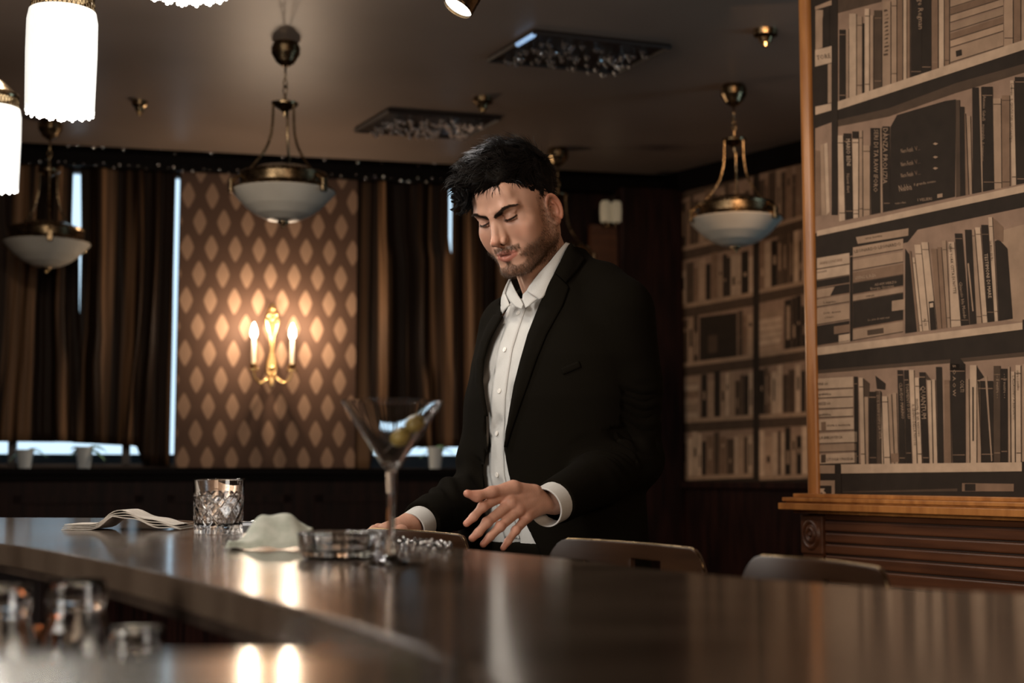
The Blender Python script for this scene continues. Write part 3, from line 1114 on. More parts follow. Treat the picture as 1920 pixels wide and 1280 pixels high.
pq(C_, [(392, 160), (450, 205), (448, 240), (400, 235)], DK, 3)
pq(C_, [(672, 142), (705, 186), (690, 190), (672, 180)], DM, 3)
pq(C_, [(960, 110), (1000, 170), (962, 190)], DK, 3)
pq(C_, [(1005, 165), (1016, 162), (1046, 636), (1040, 640)], LM, 6)
pq(C_, [(934, 224), (942, 224), (943, 524), (935, 526)], DK, 6)
pq(C_, [(482, 645), (524, 640), (522, 592), (480, 596)], MD, 6)
P.text('QUANTUM', C_(646, 218), 13, PI / 2 - 0.03, LM, 7, 0.95)
P.text('morte di un vescovo', C_(618, 290), 9, PI / 2 - 0.06, DK, 7, 0.95)
P.text('IL SEGNO DELLA NOTTE', C_(598, 320), 7, PI / 2 - 0.05, DM, 7)
P.text('COLTI', C_(868, 185), 10, PI / 2, LM, 7, 0.8)
P.text('S O A O W', C_(826, 100), 8, PI / 2, LM, 7, 1.5)
P.text('CLAUDIO MARINO', C_(526, 200), 8, PI / 2 - 0.07, LM, 7)
P.text('TORMENTO DI LEI', C_(562, 205), 8, PI / 2 - 0.07, LM, 7)
P.text('L ASSASSINIO A BERGAMO', C_(1158, 160), 7, PI / 2 - 0.02, DM, 7)
P.text('oltre i confini', C_(1182, 130), 7, PI / 2 - 0.02, DM, 7)
P.text('DUE ANNI DOPO LA VITA', C_(400, 270), 7, PI / 2 - 0.06, LM, 7)
for x_ in (1068, 1108):
    P.text('- - il ventre - -', C_(x_, 150), 8, PI / 2 - 0.01, LM, 7)
# below the last shelf
pq(C_, [(78, 660), (166, 660), (166, 706), (78, 706)], LM, 5)
pq(C_, [(170, 662), (202, 662), (202, 840), (170, 840)], DK, 6)
pq(C_, [(210, 808), (850, 790), (850, 806), (210, 812)], DM, 3)
pq(C_, [(68, 745), (166, 745), (166, 840), (68, 840)], LM, 4)
pq(C_, [(70, 774), (148, 774), (148, 840), (70, 840)], DK, 5)
pq(C_, [(74, 790), (112, 790), (104, 802), (122, 822), (108, 826), (94, 812), (80, 822)], LT, 6)
pq(C_, [(876, 760), (1165, 764), (1165, 806), (876, 806)], MD, 4)
pq(C_, [(892, 764), (952, 764), (952, 804), (892, 804)], DK, 5)
# the print runs on beyond the photograph: up to the ceiling and along the partition
s_r = WP.hit(1945, 600, 0)[0]
for i, z_ in enumerate([zr0 + 0.06 + 0.29 * j for j in range(6)]):
    if z_ + 0.28 > CZ:
        break
    P.poly([(s_r, z_), (LEN, z_), (LEN, z_ + 0.02), (s_r, z_ + 0.02)], LT, 5, True)
    book_row(P, s_r, LEN, lambda x, z_=z_: z_ + 0.02, lambda x, z_=z_: z_ + 0.25, rr, 4, 0.012, 0.035, wall=True)
zt = WP.hit(1700, -60, 0)[1]
for i in range(3):
    z_ = zt + 0.10 + 0.29 * i
    if z_ > CZ - 0.1:
        break
    P.poly([(s_l, z_), (s_r, z_), (s_r, z_ + 0.02), (s_l, z_ + 0.02)], LT, 5, True)
    book_row(P, s_l, s_r, lambda x, z_=z_: z_ + 0.02, lambda x, z_=z_: min(CZ, z_ + 0.25), rr, 4, 0.012, 0.035, wall=True)
P.build('wallpaper', part_w)

# wooden edge bead
se0, se1 = WP.hit(1512, 500, 0.0)[0], WP.hit(1531, 500, 0.0)[0]
mb = MB()
n_ = 10
loop = []
for i in range(n_ + 1):
    a = PI * i / n_
    loop.append((se0 + (se1 - se0) * (0.5 - 0.5 * math.cos(a)), 0.016 * math.sin(a) ** 0.8 + 0.002))
loop += [(se1, -0.01), (se0, -0.01)]
mb.hull([WP.w(s_, n2, zr0) for s_, n2 in loop], [WP.w(s_, n2, CZ) for s_, n2 in loop])
o = mb.build('edge_bead', warm_m, part_w)
# moulded rail with three steps
zt = WP.hit(1535, 925, 0.0)[1]
zb = WP.hit(1535, 962, 0.0)[1]
H_ = zt - zb
mb = MB()
for a, b, n2 in ((0.0, 0.18, 0.030), (0.18, 0.52, 0.060), (0.52, 0.60, 0.045), (0.60, 0.80, 0.052), (0.80, 1.0, 0.030)):
    WP.box(mb, -n2 * 0.8, LEN, -0.24 - n2 * 0.5, n2, zb + H_ * a, zb + H_ * b)
rail = mb.build('moulded_rail', warm_m, part_w)
bevel(rail, 0.006, 3)
# carved block
s0, s1 = WP.hit(1501, 1000, 0.02)[0], WP.hit(1541, 1000, 0.02)[0]
zA, zB_ = WP.hit(1520, 965, 0.02)[1], WP.hit(1520, 1038, 0.02)[1]
mb = MB()
WP.box(mb, s0, s1, -0.24, 0.020, zB_, zA)
blk = bevel(mb.build('carved_block', mid_m, part_w), 0.003)
cc = WP.w((s0 + s1) / 2, 0.020, (zA + zB_) / 2)
q = Matrix.Translation(cc) @ WP.n.to_track_quat('Z', 'Y').to_matrix().to_4x4()
rw, rh = (s1 - s0) * 0.42, (zA - zB_) * 0.42
prof = []
for i in range(22):
    u = i / 21
    prof.append((max(0.0001, u), 0.006 * abs(math.cos(u * PI * 2.5)) + 0.003 * (1 - u)))
mb = MB()
sc_ = Matrix.Diagonal((rw, rh, 1, 1))
mb.lathe(prof, 28, M=q @ sc_)
mb.build('rosette', mid_m, blk)
mb = MB()
WP.box(mb, s0 + 0.004, s1 - 0.004, -0.235, 0.015, 0, zB_)
mb.build('post', mid_m, part_w)
# fluted boards below the rail
ys = [(962, 974), (976, 995), (998, 1016), (1019, 1037), (1040, 1060), (1063, 1090), (1094, 1130), (1134, 1175)]
for ya, yb in ys:
    za, zb_ = WP.hit(1545, ya, 0.01)[1], WP.hit(1545, yb, 0.01)[1]
    mb = MB()
    WP.box(mb, s1, LEN, -0.23, 0.012, zb_, za)
    bevel(mb.build('board', mid_m, part_w), 0.004, 2)
mb = MB()
WP.box(mb, s1, LEN, -0.225, 0.008, 0.0, WP.hit(1545, 1178, 0.01)[1])
mb.build('base_panel', mid_m, part_w)



def sst(x, a, b):
    t = np.clip((x - a) / (b - a), 0, 1)
    return t * t * (3 - 2 * t)


# ================================================================ bar counter
ZC = CAM_Z - 0.094
top_m = noise_color(mat('counter_veneer', (0.10, 0.07, 0.05), 0.2, spec=0.6, coat=0.5), (0.075, 0.050, 0.034), (0.125, 0.088, 0.062), 3.0, (1.5, 5, 1), rough=(0.13, 0.22))
bsdf(top_m).inputs['Coat Roughness'].default_value = 0.12


def smooth_line(pts, n=6):
    out = []
    P_ = [Vector(p) for p in pts]
    for i in range(len(P_) - 1):
        p0, p1, p2, p3 = P_[max(i - 1, 0)], P_[i], P_[i + 1], P_[min(i + 2, len(P_) - 1)]
        for j in range(n):
            t = j / n
            out.append(0.5 * ((2 * p1) + (p2 - p0) * t + (2 * p0 - 5 * p1 + 4 * p2 - p3) * t * t + (3 * p1 - p0 - 3 * p2 + p3) * t ** 3))
    out.append(P_[-1])
    return out


far_px = [(100, 970), (300, 972.5), (480, 985), (640, 1001), (790, 1019), (930, 1034), (1060, 1046), (1240, 1068), (1500, 1090), (1700, 1103), (1915, 1112)]
near_px = [(0, 1019), (150, 1043), (300, 1074), (470, 1116), (640, 1163), (760, 1203), (870, 1246)]
far = [Vector((-1.62, 3.16)), Vector((-1.35, 3.16))] + [on_z(x, y, ZC).to_2d() for x, y in far_px] + [Vector((0.72, 0.95)), Vector((1.25, 0.72)), Vector((2.0, 0.5))]
near = [Vector((-1.62, 3.02)), Vector((-1.18, 2.60))] + [on_z(x, y, ZC).to_2d() for x, y in near_px] + [Vector((0.02, 0.52)), Vector((0.12, 0.32)), Vector((0.42, 0.06)), Vector((1.1, -0.15)), Vector((2.0, -0.25))]
far_s, near_s = smooth_line(far), smooth_line(near)


def slab(mb, inner, outer, z0, z1):
    n = 90

    def res(L):
        d = [0]
        for a, b in zip(L, L[1:]):
            d.append(d[-1] + (b - a).length)
        t = np.linspace(0, d[-1], n)
        return [Vector((np.interp(k, d, [p.x for p in L]), np.interp(k, d, [p.y for p in L]))) for k in t]
    a, b = res(inner), res(outer)
    V = []
    for i in range(n):
        for p, z in ((a[i], z0), (a[i], z1), (b[i], z1), (b[i], z0)):
            V.append((p.x, p.y, z))
    F_ = []
    for i in range(n - 1):
        for k in range(4):
            F_.append((i * 4 + k, (i + 1) * 4 + k, (i + 1) * 4 + (k + 1) % 4, i * 4 + (k + 1) % 4))
    F_ += [(0, 1, 2, 3), ((n - 1) * 4 + 3, (n - 1) * 4 + 2, (n - 1) * 4 + 1, (n - 1) * 4)]
    return mb.add(V, F_)


def inset(L, d):
    out = []
    for i, p in enumerate(L):
        t = (L[min(i + 1, len(L) - 1)] - L[max(i - 1, 0)]).normalized()
        out.append(p + Vector((-t.y, t.x)) * d)
    return out


bar = thing('bar_counter', 'long curved dark wooden bar counter running across the foreground', 'bar counter', (0, 0, 0))
mb = MB()
slab(mb, near_s, far_s, ZC - 0.030, ZC)
o = mb.build('counter_top', top_m, bar)
bevel(o, 0.004, 3)
fas_m = noise_color(mat('fascia_wood', (0.03, 0.02, 0.014), 0.42), (0.022, 0.014, 0.010), (0.045, 0.030, 0.021), 4, (3, 3, 1))
mb = MB()
slab(mb, inset(near_s, 0.004), inset(near_s, 0.030), ZC - 0.040, ZC - 0.030)
mb.build('edge_band', fas_m, bar)
mb = MB()
slab(mb, inset(far_s, -0.20), inset(far_s, -0.05), 0.12, ZC - 0.030)
mb.build('front_panel', wood_m, bar)
mb = MB()
slab(mb, inset(far_s, -0.19), inset(far_s, -0.09), 0.0, 0.12)
mb.build('plinth', black_m, bar)
# working shelf on the barman's side, and a polished ledge close to the camera
steel_m = mat('worktop_steel', (0.42, 0.39, 0.33), 0.20, metal=0.85)
ZW = 1.0
under = thing('under_counter', 'dark steel worktop below the wooden counter edge, under the glass jars', 'worktop', (0, 0, 0))
tri = [(-1.30, 1.60), (-0.36, 1.34), (-0.12, 0.86), (-0.05, 0.62), (-1.30, 0.62)]
mb = MB()
mb.hull([Vector((x, y, ZW - 0.03)) for x, y in tri], [Vector((x, y, ZW)) for x, y in tri])
bevel(mb.build('work_surface', steel_m, under), 0.004)
tri2 = [(-1.25, 1.55), (-0.38, 1.30), (-0.15, 0.84), (-0.08, 0.66), (-1.25, 0.66)]
mb = MB()
mb.hull([Vector((x, y, 0.0)) for x, y in tri2], [Vector((x, y, ZW - 0.03)) for x, y in tri2])
mb.build('cabinet', black_m, under)
ledge = thing('polished_ledge', 'polished pale steel ledge at the bottom left, nearest the camera', 'ledge', (0, 0, 0))
mb = MB()
mb.box((-0.275, 0.33, 1.1225), (0.52, 0.48, 0.015))
bevel(mb.build('ledge_top', mat('polished_steel', (0.46, 0.44, 0.38), 0.15, metal=0.9), ledge), 0.004, 3)
mb = MB()
mb.box((-0.275, 0.33, 0.5575), (0.48, 0.42, 1.115))
mb.build('ledge_cabinet', black_m, ledge)

# ---------------------------------------------------------------- glassware
glass_m = mat('clear_glass', (1, 1, 1), 0.01, trans=1.0, ior=1.48)
olive_m = noise_color(mat('olive', (0.30, 0.20, 0.05), 0.3), (0.24, 0.17, 0.035), (0.36, 0.26, 0.07), 60)


def cut_tumbler(name, label, pos, r, h, group=None, seed=0):
    """rocks glass with diamond cuts on its lower two thirds"""
    t = thing(name, label, 'glass', pos, 0.3 * seed, group)
    na, nz = 144, 60
    V = []
    for j in range(nz + 1):
        z = h * j / nz
        for i in range(na):
            a = 2 * PI * i / na
            rr_ = r * (0.94 + 0.06 * j / nz)
            zc_ = z / h
            dep = 0
            if 0.10 < zc_ < 0.70:
                u1 = (a / (2 * PI) * 12 + z / (h * 0.30)) % 1
                u2 = (a / (2 * PI) * 12 - z / (h * 0.30)) % 1
                d1, d2 = min(u1, 1 - u1), min(u2, 1 - u2)
                dep = 0.0014 * max(0, 1 - d1 / 0.13) + 0.0014 * max(0, 1 - d2 / 0.13)
            elif zc_ <= 0.10:
                dep = 0.0015 * (0.5 + 0.5 * math.cos(a * 24))
            x = rr_ - dep
            V.append((x * math.cos(a), x * math.sin(a), z))
    F_ = [(j * na + i, j * na + (i + 1) % na, (j + 1) * na + (i + 1) % na, (j + 1) * na + i) for j in range(nz) for i in range(na)]
    b = len(V)
    # inside wall and floor
    for z, k in ((h, r * 1.0 - 0.0022), (h * 0.97, r - 0.0030), (h * 0.22, r * 0.95 - 0.0045), (h * 0.17, r * 0.80), (h * 0.165, 0.0005)):
        for i in range(na):
            a = 2 * PI * i / na
            V.append((k * math.cos(a), k * math.sin(a), z))
    rows = [nz * na] + [b + k * na for k in range(5)]
    for p, q_ in zip(rows, rows[1:]):
        F_ += [(p + i, p + (i + 1) % na, q_ + (i + 1) % na, q_ + i) for i in range(na)]
    F_.append(tuple(range(na))[::-1])
    ob('bowl', mesh('bowl', V, F_, True), glass_m, t)
    return t


tb = on_z(409, 1001, ZC)
cut_tumbler('tumbler', 'empty diamond-cut crystal whisky tumbler standing on the counter', tb, 0.0405, 0.088)

# martini glass with olives on a pick
mg = on_z(733, 1058, ZC)
dm_ = mg.y
t = thing('martini_glass', 'tall martini glass holding olives, close to the camera', 'glass', mg)
H = 0.172
ro, ri = 0.0545, 0.0535
prof = [(0.0001, 0.0), (0.040, 0.0), (0.0405, 0.0012), (0.012, 0.0040), (0.0048, 0.010), (0.0042, 0.03), (0.0048, 0.075), (0.0060, 0.098), (0.012, 0.106), (ro, H), (ri, H), (0.0108, 0.1080), (0.0001, 0.1045)]
MB().lathe(prof, 64).build('bowl_and_stem', glass_m, t)
ol = thing('olive_pick', 'green olives on a thin pick inside the martini glass', 'garnish', mg)
a_, b_ = Vector((-0.008, -0.004, 0.118)), Vector((0.050, 0.004, 0.170))
MB().tube([a_, b_], 0.0008, 8).build('pick', glint_m, ol)
for k in (0.30, 0.56):
    c = a_.lerp(b_, k)
    b = MB().sphere((0, 0, 0), (0.0095, 0.0095, 0.0115), 16, 10)
    b.sphere((0, 0, 0.0098), (0.0028, 0.0028, 0.0016), 8, 5)
    o = b.build('olive', olive_m, ol)
    o.location = c
    o.rotation_euler = (0.2, 1.0, 0)

# shallow glass ashtray
ah = on_z(636, 1046, ZC)
t = thing('glass_dish', 'low clear glass dish on the counter left of the martini glass', 'dish', ah)
R_ = 0.047
prof = [(0.0001, 0), (R_ * 0.86, 0), (R_ * 0.92, 0.004), (R_ * 0.925, 0.005), (R_ * 0.998, 0.0262), (R_, 0.027), (R_ - 0.003, 0.030), (R_ - 0.008, 0.027), (R_ - 0.0085, 0.0262), (R_ * 0.73, 0.0108), (R_ * 0.72, 0.010), (R_ * 0.71, 0.0098), (0.0001, 0.008)]
b = MB()
nn = 48
vs, fs = [], []
for j, (rr_, z) in enumerate(prof):
    for i in range(nn):
        a = 2 * PI * i / nn
        k = 1 + (0.035 * math.cos(12 * a) if 1 < j < 9 else 0)
        vs.append((rr_ * k * math.cos(a), rr_ * k * math.sin(a), z))
for j in range(len(prof) - 1):
    for i in range(nn):
        fs.append((j * nn + i, j * nn + (i + 1) % nn, (j + 1) * nn + (i + 1) % nn, (j + 1) * nn + i))
b.add(vs, fs, True)
b.build('dish_body', glass_m, t)

# folded napkin between dish and tumbler
nap_m = noise_color(mat('green_white_napkin', (0.5, 0.52, 0.44), 0.8), (0.44, 0.47, 0.39), (0.60, 0.61, 0.53), 60, bump=0.2)


def folded(name, label, c, size, rz, layers, heightf, m, cat='napkin', th=0.0012):
    t = thing(name, label, cat, c, rz)
    for k in range(layers):
        nx, ny = 26, 12
        V = []
        for j in range(ny + 1):
            for i in range(nx + 1):
                u, v = i / nx, j / ny
                x = (u - 0.5) * size[0] * (1 - 0.012 * k)
                y = (v - 0.5) * size[1] * (1 - 0.03 * k)
                V.append((x, y, heightf(u, v, k) + k * th * 1.7 + 0.0006))
        F_ = [(j * (nx + 1) + i, j * (nx + 1) + i + 1, (j + 1) * (nx + 1) + i + 1, (j + 1) * (nx + 1) + i) for j in range(ny) for i in range(nx)]
        o = ob('fold', mesh('fold', V, F_, True), m, t)
        md = o.modifiers.new('thick', 'SOLIDIFY')
        md.thickness = th
        md.offset = 1
    return t


cn_ = on_z(508, 1028, ZC)


def nf(u, v, k):
    return 0.034 * sst(np.array(u), 0.06, 0.42) * (1 - 0.55 * sst(np.array(u), 0.70, 1.0)) * (0.85 + 0.15 * math.sin(v * 3)) * sst(np.array(v), -0.05, 0.45) + 0.0015 * math.sin(u * 17 + v * 5) + 0.0015


folded('napkin', 'crumpled pale green napkin beside the low glass dish', cn_, (0.108, 0.075), 0.10, 4, nf, nap_m)
lin_m = noise_color(mat('linen_napkin', (0.55, 0.50, 0.44), 0.85), (0.50, 0.455, 0.40), (0.62, 0.57, 0.50), 50, bump=0.2)
cl_ = on_z(243, 992, ZC)


def lf(u, v, k):
    h = 0.004 * k * (0.3 + 0.7 * u)
    r_ = 0.023 * math.exp(-((u - 0.44) / (0.10 if u < 0.44 else 0.30)) ** 2)
    return r_ + 0.002 * math.sin(u * 22 + k) * (u > 0.4) + 0.0008 * k


folded('napkin', 'folded white linen napkin left of the cut crystal tumbler', cl_, (0.205, 0.10), -0.03, 4, lf, lin_m)
# small plate with a spoon behind the tumbler
pc = on_z(470, 994, ZC)
pl_m = mat('porcelain', (0.62, 0.66, 0.72), 0.15)
t = thing('saucer', 'small white saucer behind the crystal tumbler', 'saucer', pc)
MB().lathe([(0.0001, 0.002), (0.022, 0.002), (0.024, 0.0), (0.027, 0.0), (0.046, 0.009), (0.0465, 0.011), (0.045, 0.011), (0.026, 0.005), (0.0001, 0.004)], 40).build('plate', pl_m, t)
sp_ = thing('teaspoon', 'small steel teaspoon lying across the white saucer', 'spoon', pc + Vector((0, 0, 0.0115)))
MB().sphere((0.012, 0, 0.004), (0.013, 0.009, 0.003), 14, 8).build('spoon_bowl', glint_m, sp_)
MB().tube([(0.0, 0, 0.003), (-0.03, 0.002, 0.004), (-0.07, 0.004, 0.006)], [0.0012, 0.0014, 0.0022], 8).build('handle', glint_m, sp_)

# ---------------------------------------------------------------- things on the steel worktop


def jar(label, pos, r, h, seed, tilt=0.0):
    t = thing('glass_jar', label, 'jar', pos, seed, 'glassware on the steel worktop')
    t.rotation_euler = (tilt, 0, seed)
    na = 40
    prof = [(0.0001, 0), (r * 0.92, 0), (r, 0.004), (r * 0.98, h * 0.55), (r * 0.88, h * 0.70), (r * 0.80, h * 0.76), (r * 0.86, h * 0.80), (r * 0.86, h * 0.97), (r * 0.83, h), (r * 0.78, h * 0.97),
            (r * 0.74, h * 0.76), (r * 0.90, h * 0.55), (r * 0.92, h * 0.10), (r * 0.8, h * 0.07), (0.0001, h * 0.07)]
    V, F_ = [], []
    for j, (a_r, z) in enumerate(prof):
        for i in range(na):
            a = 2 * PI * i / na
            k = 1 + (0.05 * abs(math.cos(a * 5)) if 1 < j < 4 else 0)
            V.append((a_r * k * math.cos(a), a_r * k * math.sin(a), z))
    for j in range(len(prof) - 1):
        for i in range(na):
            F_.append((j * na + i, j * na + (i + 1) % na, (j + 1) * na + (i + 1) % na, (j + 1) * na + i))
    ob('jar_body', mesh('jar_body', V, F_, True), glass_m, t)
    return t


jar('faceted glass jar with a wide lip on the steel worktop', Vector((-0.377, 1.245, ZW)), 0.030, 0.110, 0.4)
jar('faceted glass jar cut off by the left edge of the photo', Vector((-0.425, 1.190, ZW)), 0.032, 0.110, 1.1)
jar('short faceted glass jar half hidden under the counter edge', Vector((-0.300, 1.150, ZW)), 0.026, 0.080, 2.0)
cop_m = mat('copper', (0.75, 0.28, 0.12), 0.2, metal=1.0)
pj = Vector((-0.430, 1.26, ZW))
t = thing('copper_jigger', 'small copper jigger between the two glass jars', 'jigger', pj + Vector((0.0, 0.06, 0)))
MB().lathe([(0.0001, 0.0), (0.013, 0), (0.0135, 0.001), (0.006, 0.028), (0.0165, 0.062), (0.0155, 0.062), (0.005, 0.030), (0.0001, 0.028)], 24).build('jigger_body', cop_m, t)
dk_m = mat('dark_bottle_glass', (0.02, 0.015, 0.008), 0.06, spec=0.7)
pb = Vector((-0.235, 1.00, ZW))
t = thing('dark_bottle', 'dark round glass bottle lying under the counter edge', 'bottle', pb + Vector((0, 0.0, 0.021)), 0.5)
q = Matrix.Rotation(PI / 2, 4, 'Y')
MB().lathe([(0.0001, -0.04), (0.018, -0.04), (0.021, -0.036), (0.021, 0.012), (0.016, 0.022), (0.007, 0.030), (0.007, 0.048), (0.0085, 0.049), (0.0085, 0.054), (0.0001, 0.054)], 28, M=q).build('bottle_body', dk_m, t)
MB().lathe([(0.0213, -0.026), (0.0213, 0.004)], 28, M=q).build('paper_band', mat('paper_band', (0.35, 0.30, 0.18), 0.6), t)

# ---------------------------------------------------------------- bar stools
ply_m = noise_color(mat('bent_plywood', (0.10, 0.055, 0.030), 0.28, coat=0.1), (0.022, 0.010, 0.005), (0.045, 0.021, 0.010), 5, (1, 1, 6))
leg_m = mat('dark_steel', (0.30, 0.27, 0.24), 0.18, metal=1.0)


def stool(label, a, b, ztop, bow=0.03):
    """a, b: ends of the top of the backrest (a is the far end)"""
    a, b = Vector((a.x, a.y, 0)), Vector((b.x, b.y, 0))
    mid = (a + b) / 2
    d = (b - a).normalized()
    n = Vector((d.y, -d.x, 0))
    if n.dot(Vector((0, 0, 0)) - mid) > 0:
        n = -n                                    # the sitter faces the bar, the backrest stands away from it
    w = (b - a).length
    t = thing('bar_stool', label, 'stool', mid - n * 0.0, 0, 'stools along the bar')
    L = lambda s_, o_, z: d * s_ + n * o_ + Vector((0, 0, z))
    # backrest: bent board with rounded upper corners and a slot
    nu, nz = 40, 20
    sl = (0.10, 0.36, 0.30, 0.62)               # slot: u from centre, z fractions
    Vf, Vb, F_ = [], [], []
    idx = {}
    for j in range(nz + 1):
        for i in range(nu + 1):
            u = i / nu * 2 - 1
            v = j / nz
            top = ztop - 0.030 * max(0, (abs(u) - 0.80) / 0.20) ** 2 - 0.004 * u
            H_ = 0.030 + 0.045 * max(0, 1 - ((u - 0.2) / 0.75) ** 2) ** 0.5
            z = (top - H_) * (1 - v) + top * v
            o_ = -bow * u * u
            idx[(i, j)] = len(Vf)
            Vf.append(L(u * w / 2, o_ - 0.005, z))
            Vb.append(L(u * w / 2, o_ + 0.006, z))
    nv = len(Vf)
    hole = lambda i, j: (-0.07 < (i + 0.5) / nu * 2 - 1 < 0.36) and (0.44 < (j + 0.5) / nz < 0.68)
    quads = [(i, j) for j in range(nz) for i in range(nu) if not hole(i, j)]
    ec = {}
    for i, j in quads:
        c = [idx[(i, j)], idx[(i + 1, j)], idx[(i + 1, j + 1)], idx[(i, j + 1)]]
        F_.append(tuple(c))
        F_.append(tuple(nv + k for k in c[::-1]))
        for p, q_ in zip(c, c[1:] + c[:1]):
            ec[(p, q_)] = True
    for (p, q_) in list(ec):
        if (q_, p) not in ec:
            F_.append((q_, p, nv + p, nv + q_))
    me = mesh('backrest', Vf + Vb, F_)
    bm = bmesh.new()
    bm.from_mesh(me)
    bmesh.ops.recalc_face_normals(bm, faces=bm.faces)
    bm.to_mesh(me)
    bm.free()
    me.polygons.foreach_set('use_smooth', [True] * len(me.polygons))
    o = ob('backrest', me, ply_m, t)
    md = o.modifiers.new('b', 'BEVEL')
    md.width = 0.002
    md.limit_method = 'ANGLE'
    md.segments = 2
    rim = [L(u * w / 2, -bow * u * u, ztop - 0.030 * max(0, (abs(u) - 0.80) / 0.20) ** 2 - 0.004 * u + 0.0006) for u in [i / 20 * 2 - 1 for i in range(21)]]
    MB().tube(rim, 0.0013, 6).build('brass_edge', brass_m, t)
    # side posts, seat, legs and footrest
    zs_ = 0.78
    for sg in (-1, 1):
        s_ = sg * w * 0.36
        MB().tube([L(s_, -bow * 0.15 - 0.004, ztop - 0.028), L(s_, 0.012, ztop - 0.16), L(s_, -0.03, zs_)], 0.009, 10).build('back_post', leg_m, t)
    b_ = MB()
    loop = []
    for i in range(32):
        an = 2 * PI * i / 32
        loop.append((0.175 * math.copysign(abs(math.cos(an)) ** 0.7, math.cos(an)), -0.17 + 0.165 * math.copysign(abs(math.sin(an)) ** 0.7, math.sin(an))))
    b_.hull([L(x, y, zs_ - 0.02) for x, y in loop], [L(x, y, zs_ + 0.025) for x, y in loop])
    bevel(b_.build('seat', ply_m, t), 0.012, 3)
    for sx in (-1, 1):
        for sy in (0, 1):
            MB().tube([L(sx * 0.13, -0.04 - 0.26 * sy, zs_ - 0.01), L(sx * 0.19, 0.02 - 0.38 * sy, 0.0)], [0.012, 0.010], 10).build('leg', leg_m, t)
    k = 0.66
    q4 = [L(sx * (0.13 + 0.06 * k), (-0.04 + 0.06 * k) if sy == 0 else (-0.30 - 0.06 * k), 0.28) for sx, sy in ((-1, 0), (1, 0), (1, 1), (-1, 1), (-1, 0))]
    MB().tube(q4, 0.008, 8).build('footrest', leg_m, t)
    return t


ZT = ZC - 0.004
stool('bar stool with slotted bent backrest whose rail is under the man\'s hand', at(690, 990, 2.50), at(899, 1012, 2.36), 1.2 - 104 / F_PX * 2.45)
stool('bar stool with slotted bent backrest in front of the man\'s jacket', at(1055, 1010, 2.20), at(1345, 1022, 2.00), 1.2 - 125 / F_PX * 2.12)
stool('nearest bar stool with slotted bent backrest, furthest right', at(1424, 1047, 1.74), at(1698, 1058, 1.58), 1.2 - 158 / F_PX * 1.67)
# beaded chain lying on the bar edge in front of the man's right hand
ch = thing('bead_chain', 'dark sparkling bead chain lying in front of the man on the bar edge', 'chain', on_z(775, 1021, ZC))
rb = random.Random(8)
base = ch.location
b1_, b2_ = MB(), MB()
for i in range(150):
    px = 706 + 140 * (i / 150) + rb.uniform(-2, 2)
    q = on_z(px, 1022 + 8 * math.sin(i * 0.55) * 0.5 + (px - 775) * 0.085 + 3, ZC) - base
    (b1_ if i % 3 else b2_).sphere((q.x, q.y, 0.0022 + rb.uniform(0, 0.007)), rb.uniform(0.0014, 0.0024), 7, 5)
o = b1_.build('beads', mat('black_bead', (0.02, 0.02, 0.02), 0.08, spec=0.8), ch)
o['kind'] = 'stuff'
o = b2_.build('silver_beads', glint_m, ch)
o['kind'] = 'stuff'

# ================================================================ lamps
bulb_m = mat('lit_fringe', (1, 1, 1), 0.3, emit=(1.0, 0.985, 0.93), estr=2.6)
rod_m = mat('glass_rod', (0.9, 0.9, 0.85), 0.05, emit=(1.0, 0.97, 0.90), estr=0.75)


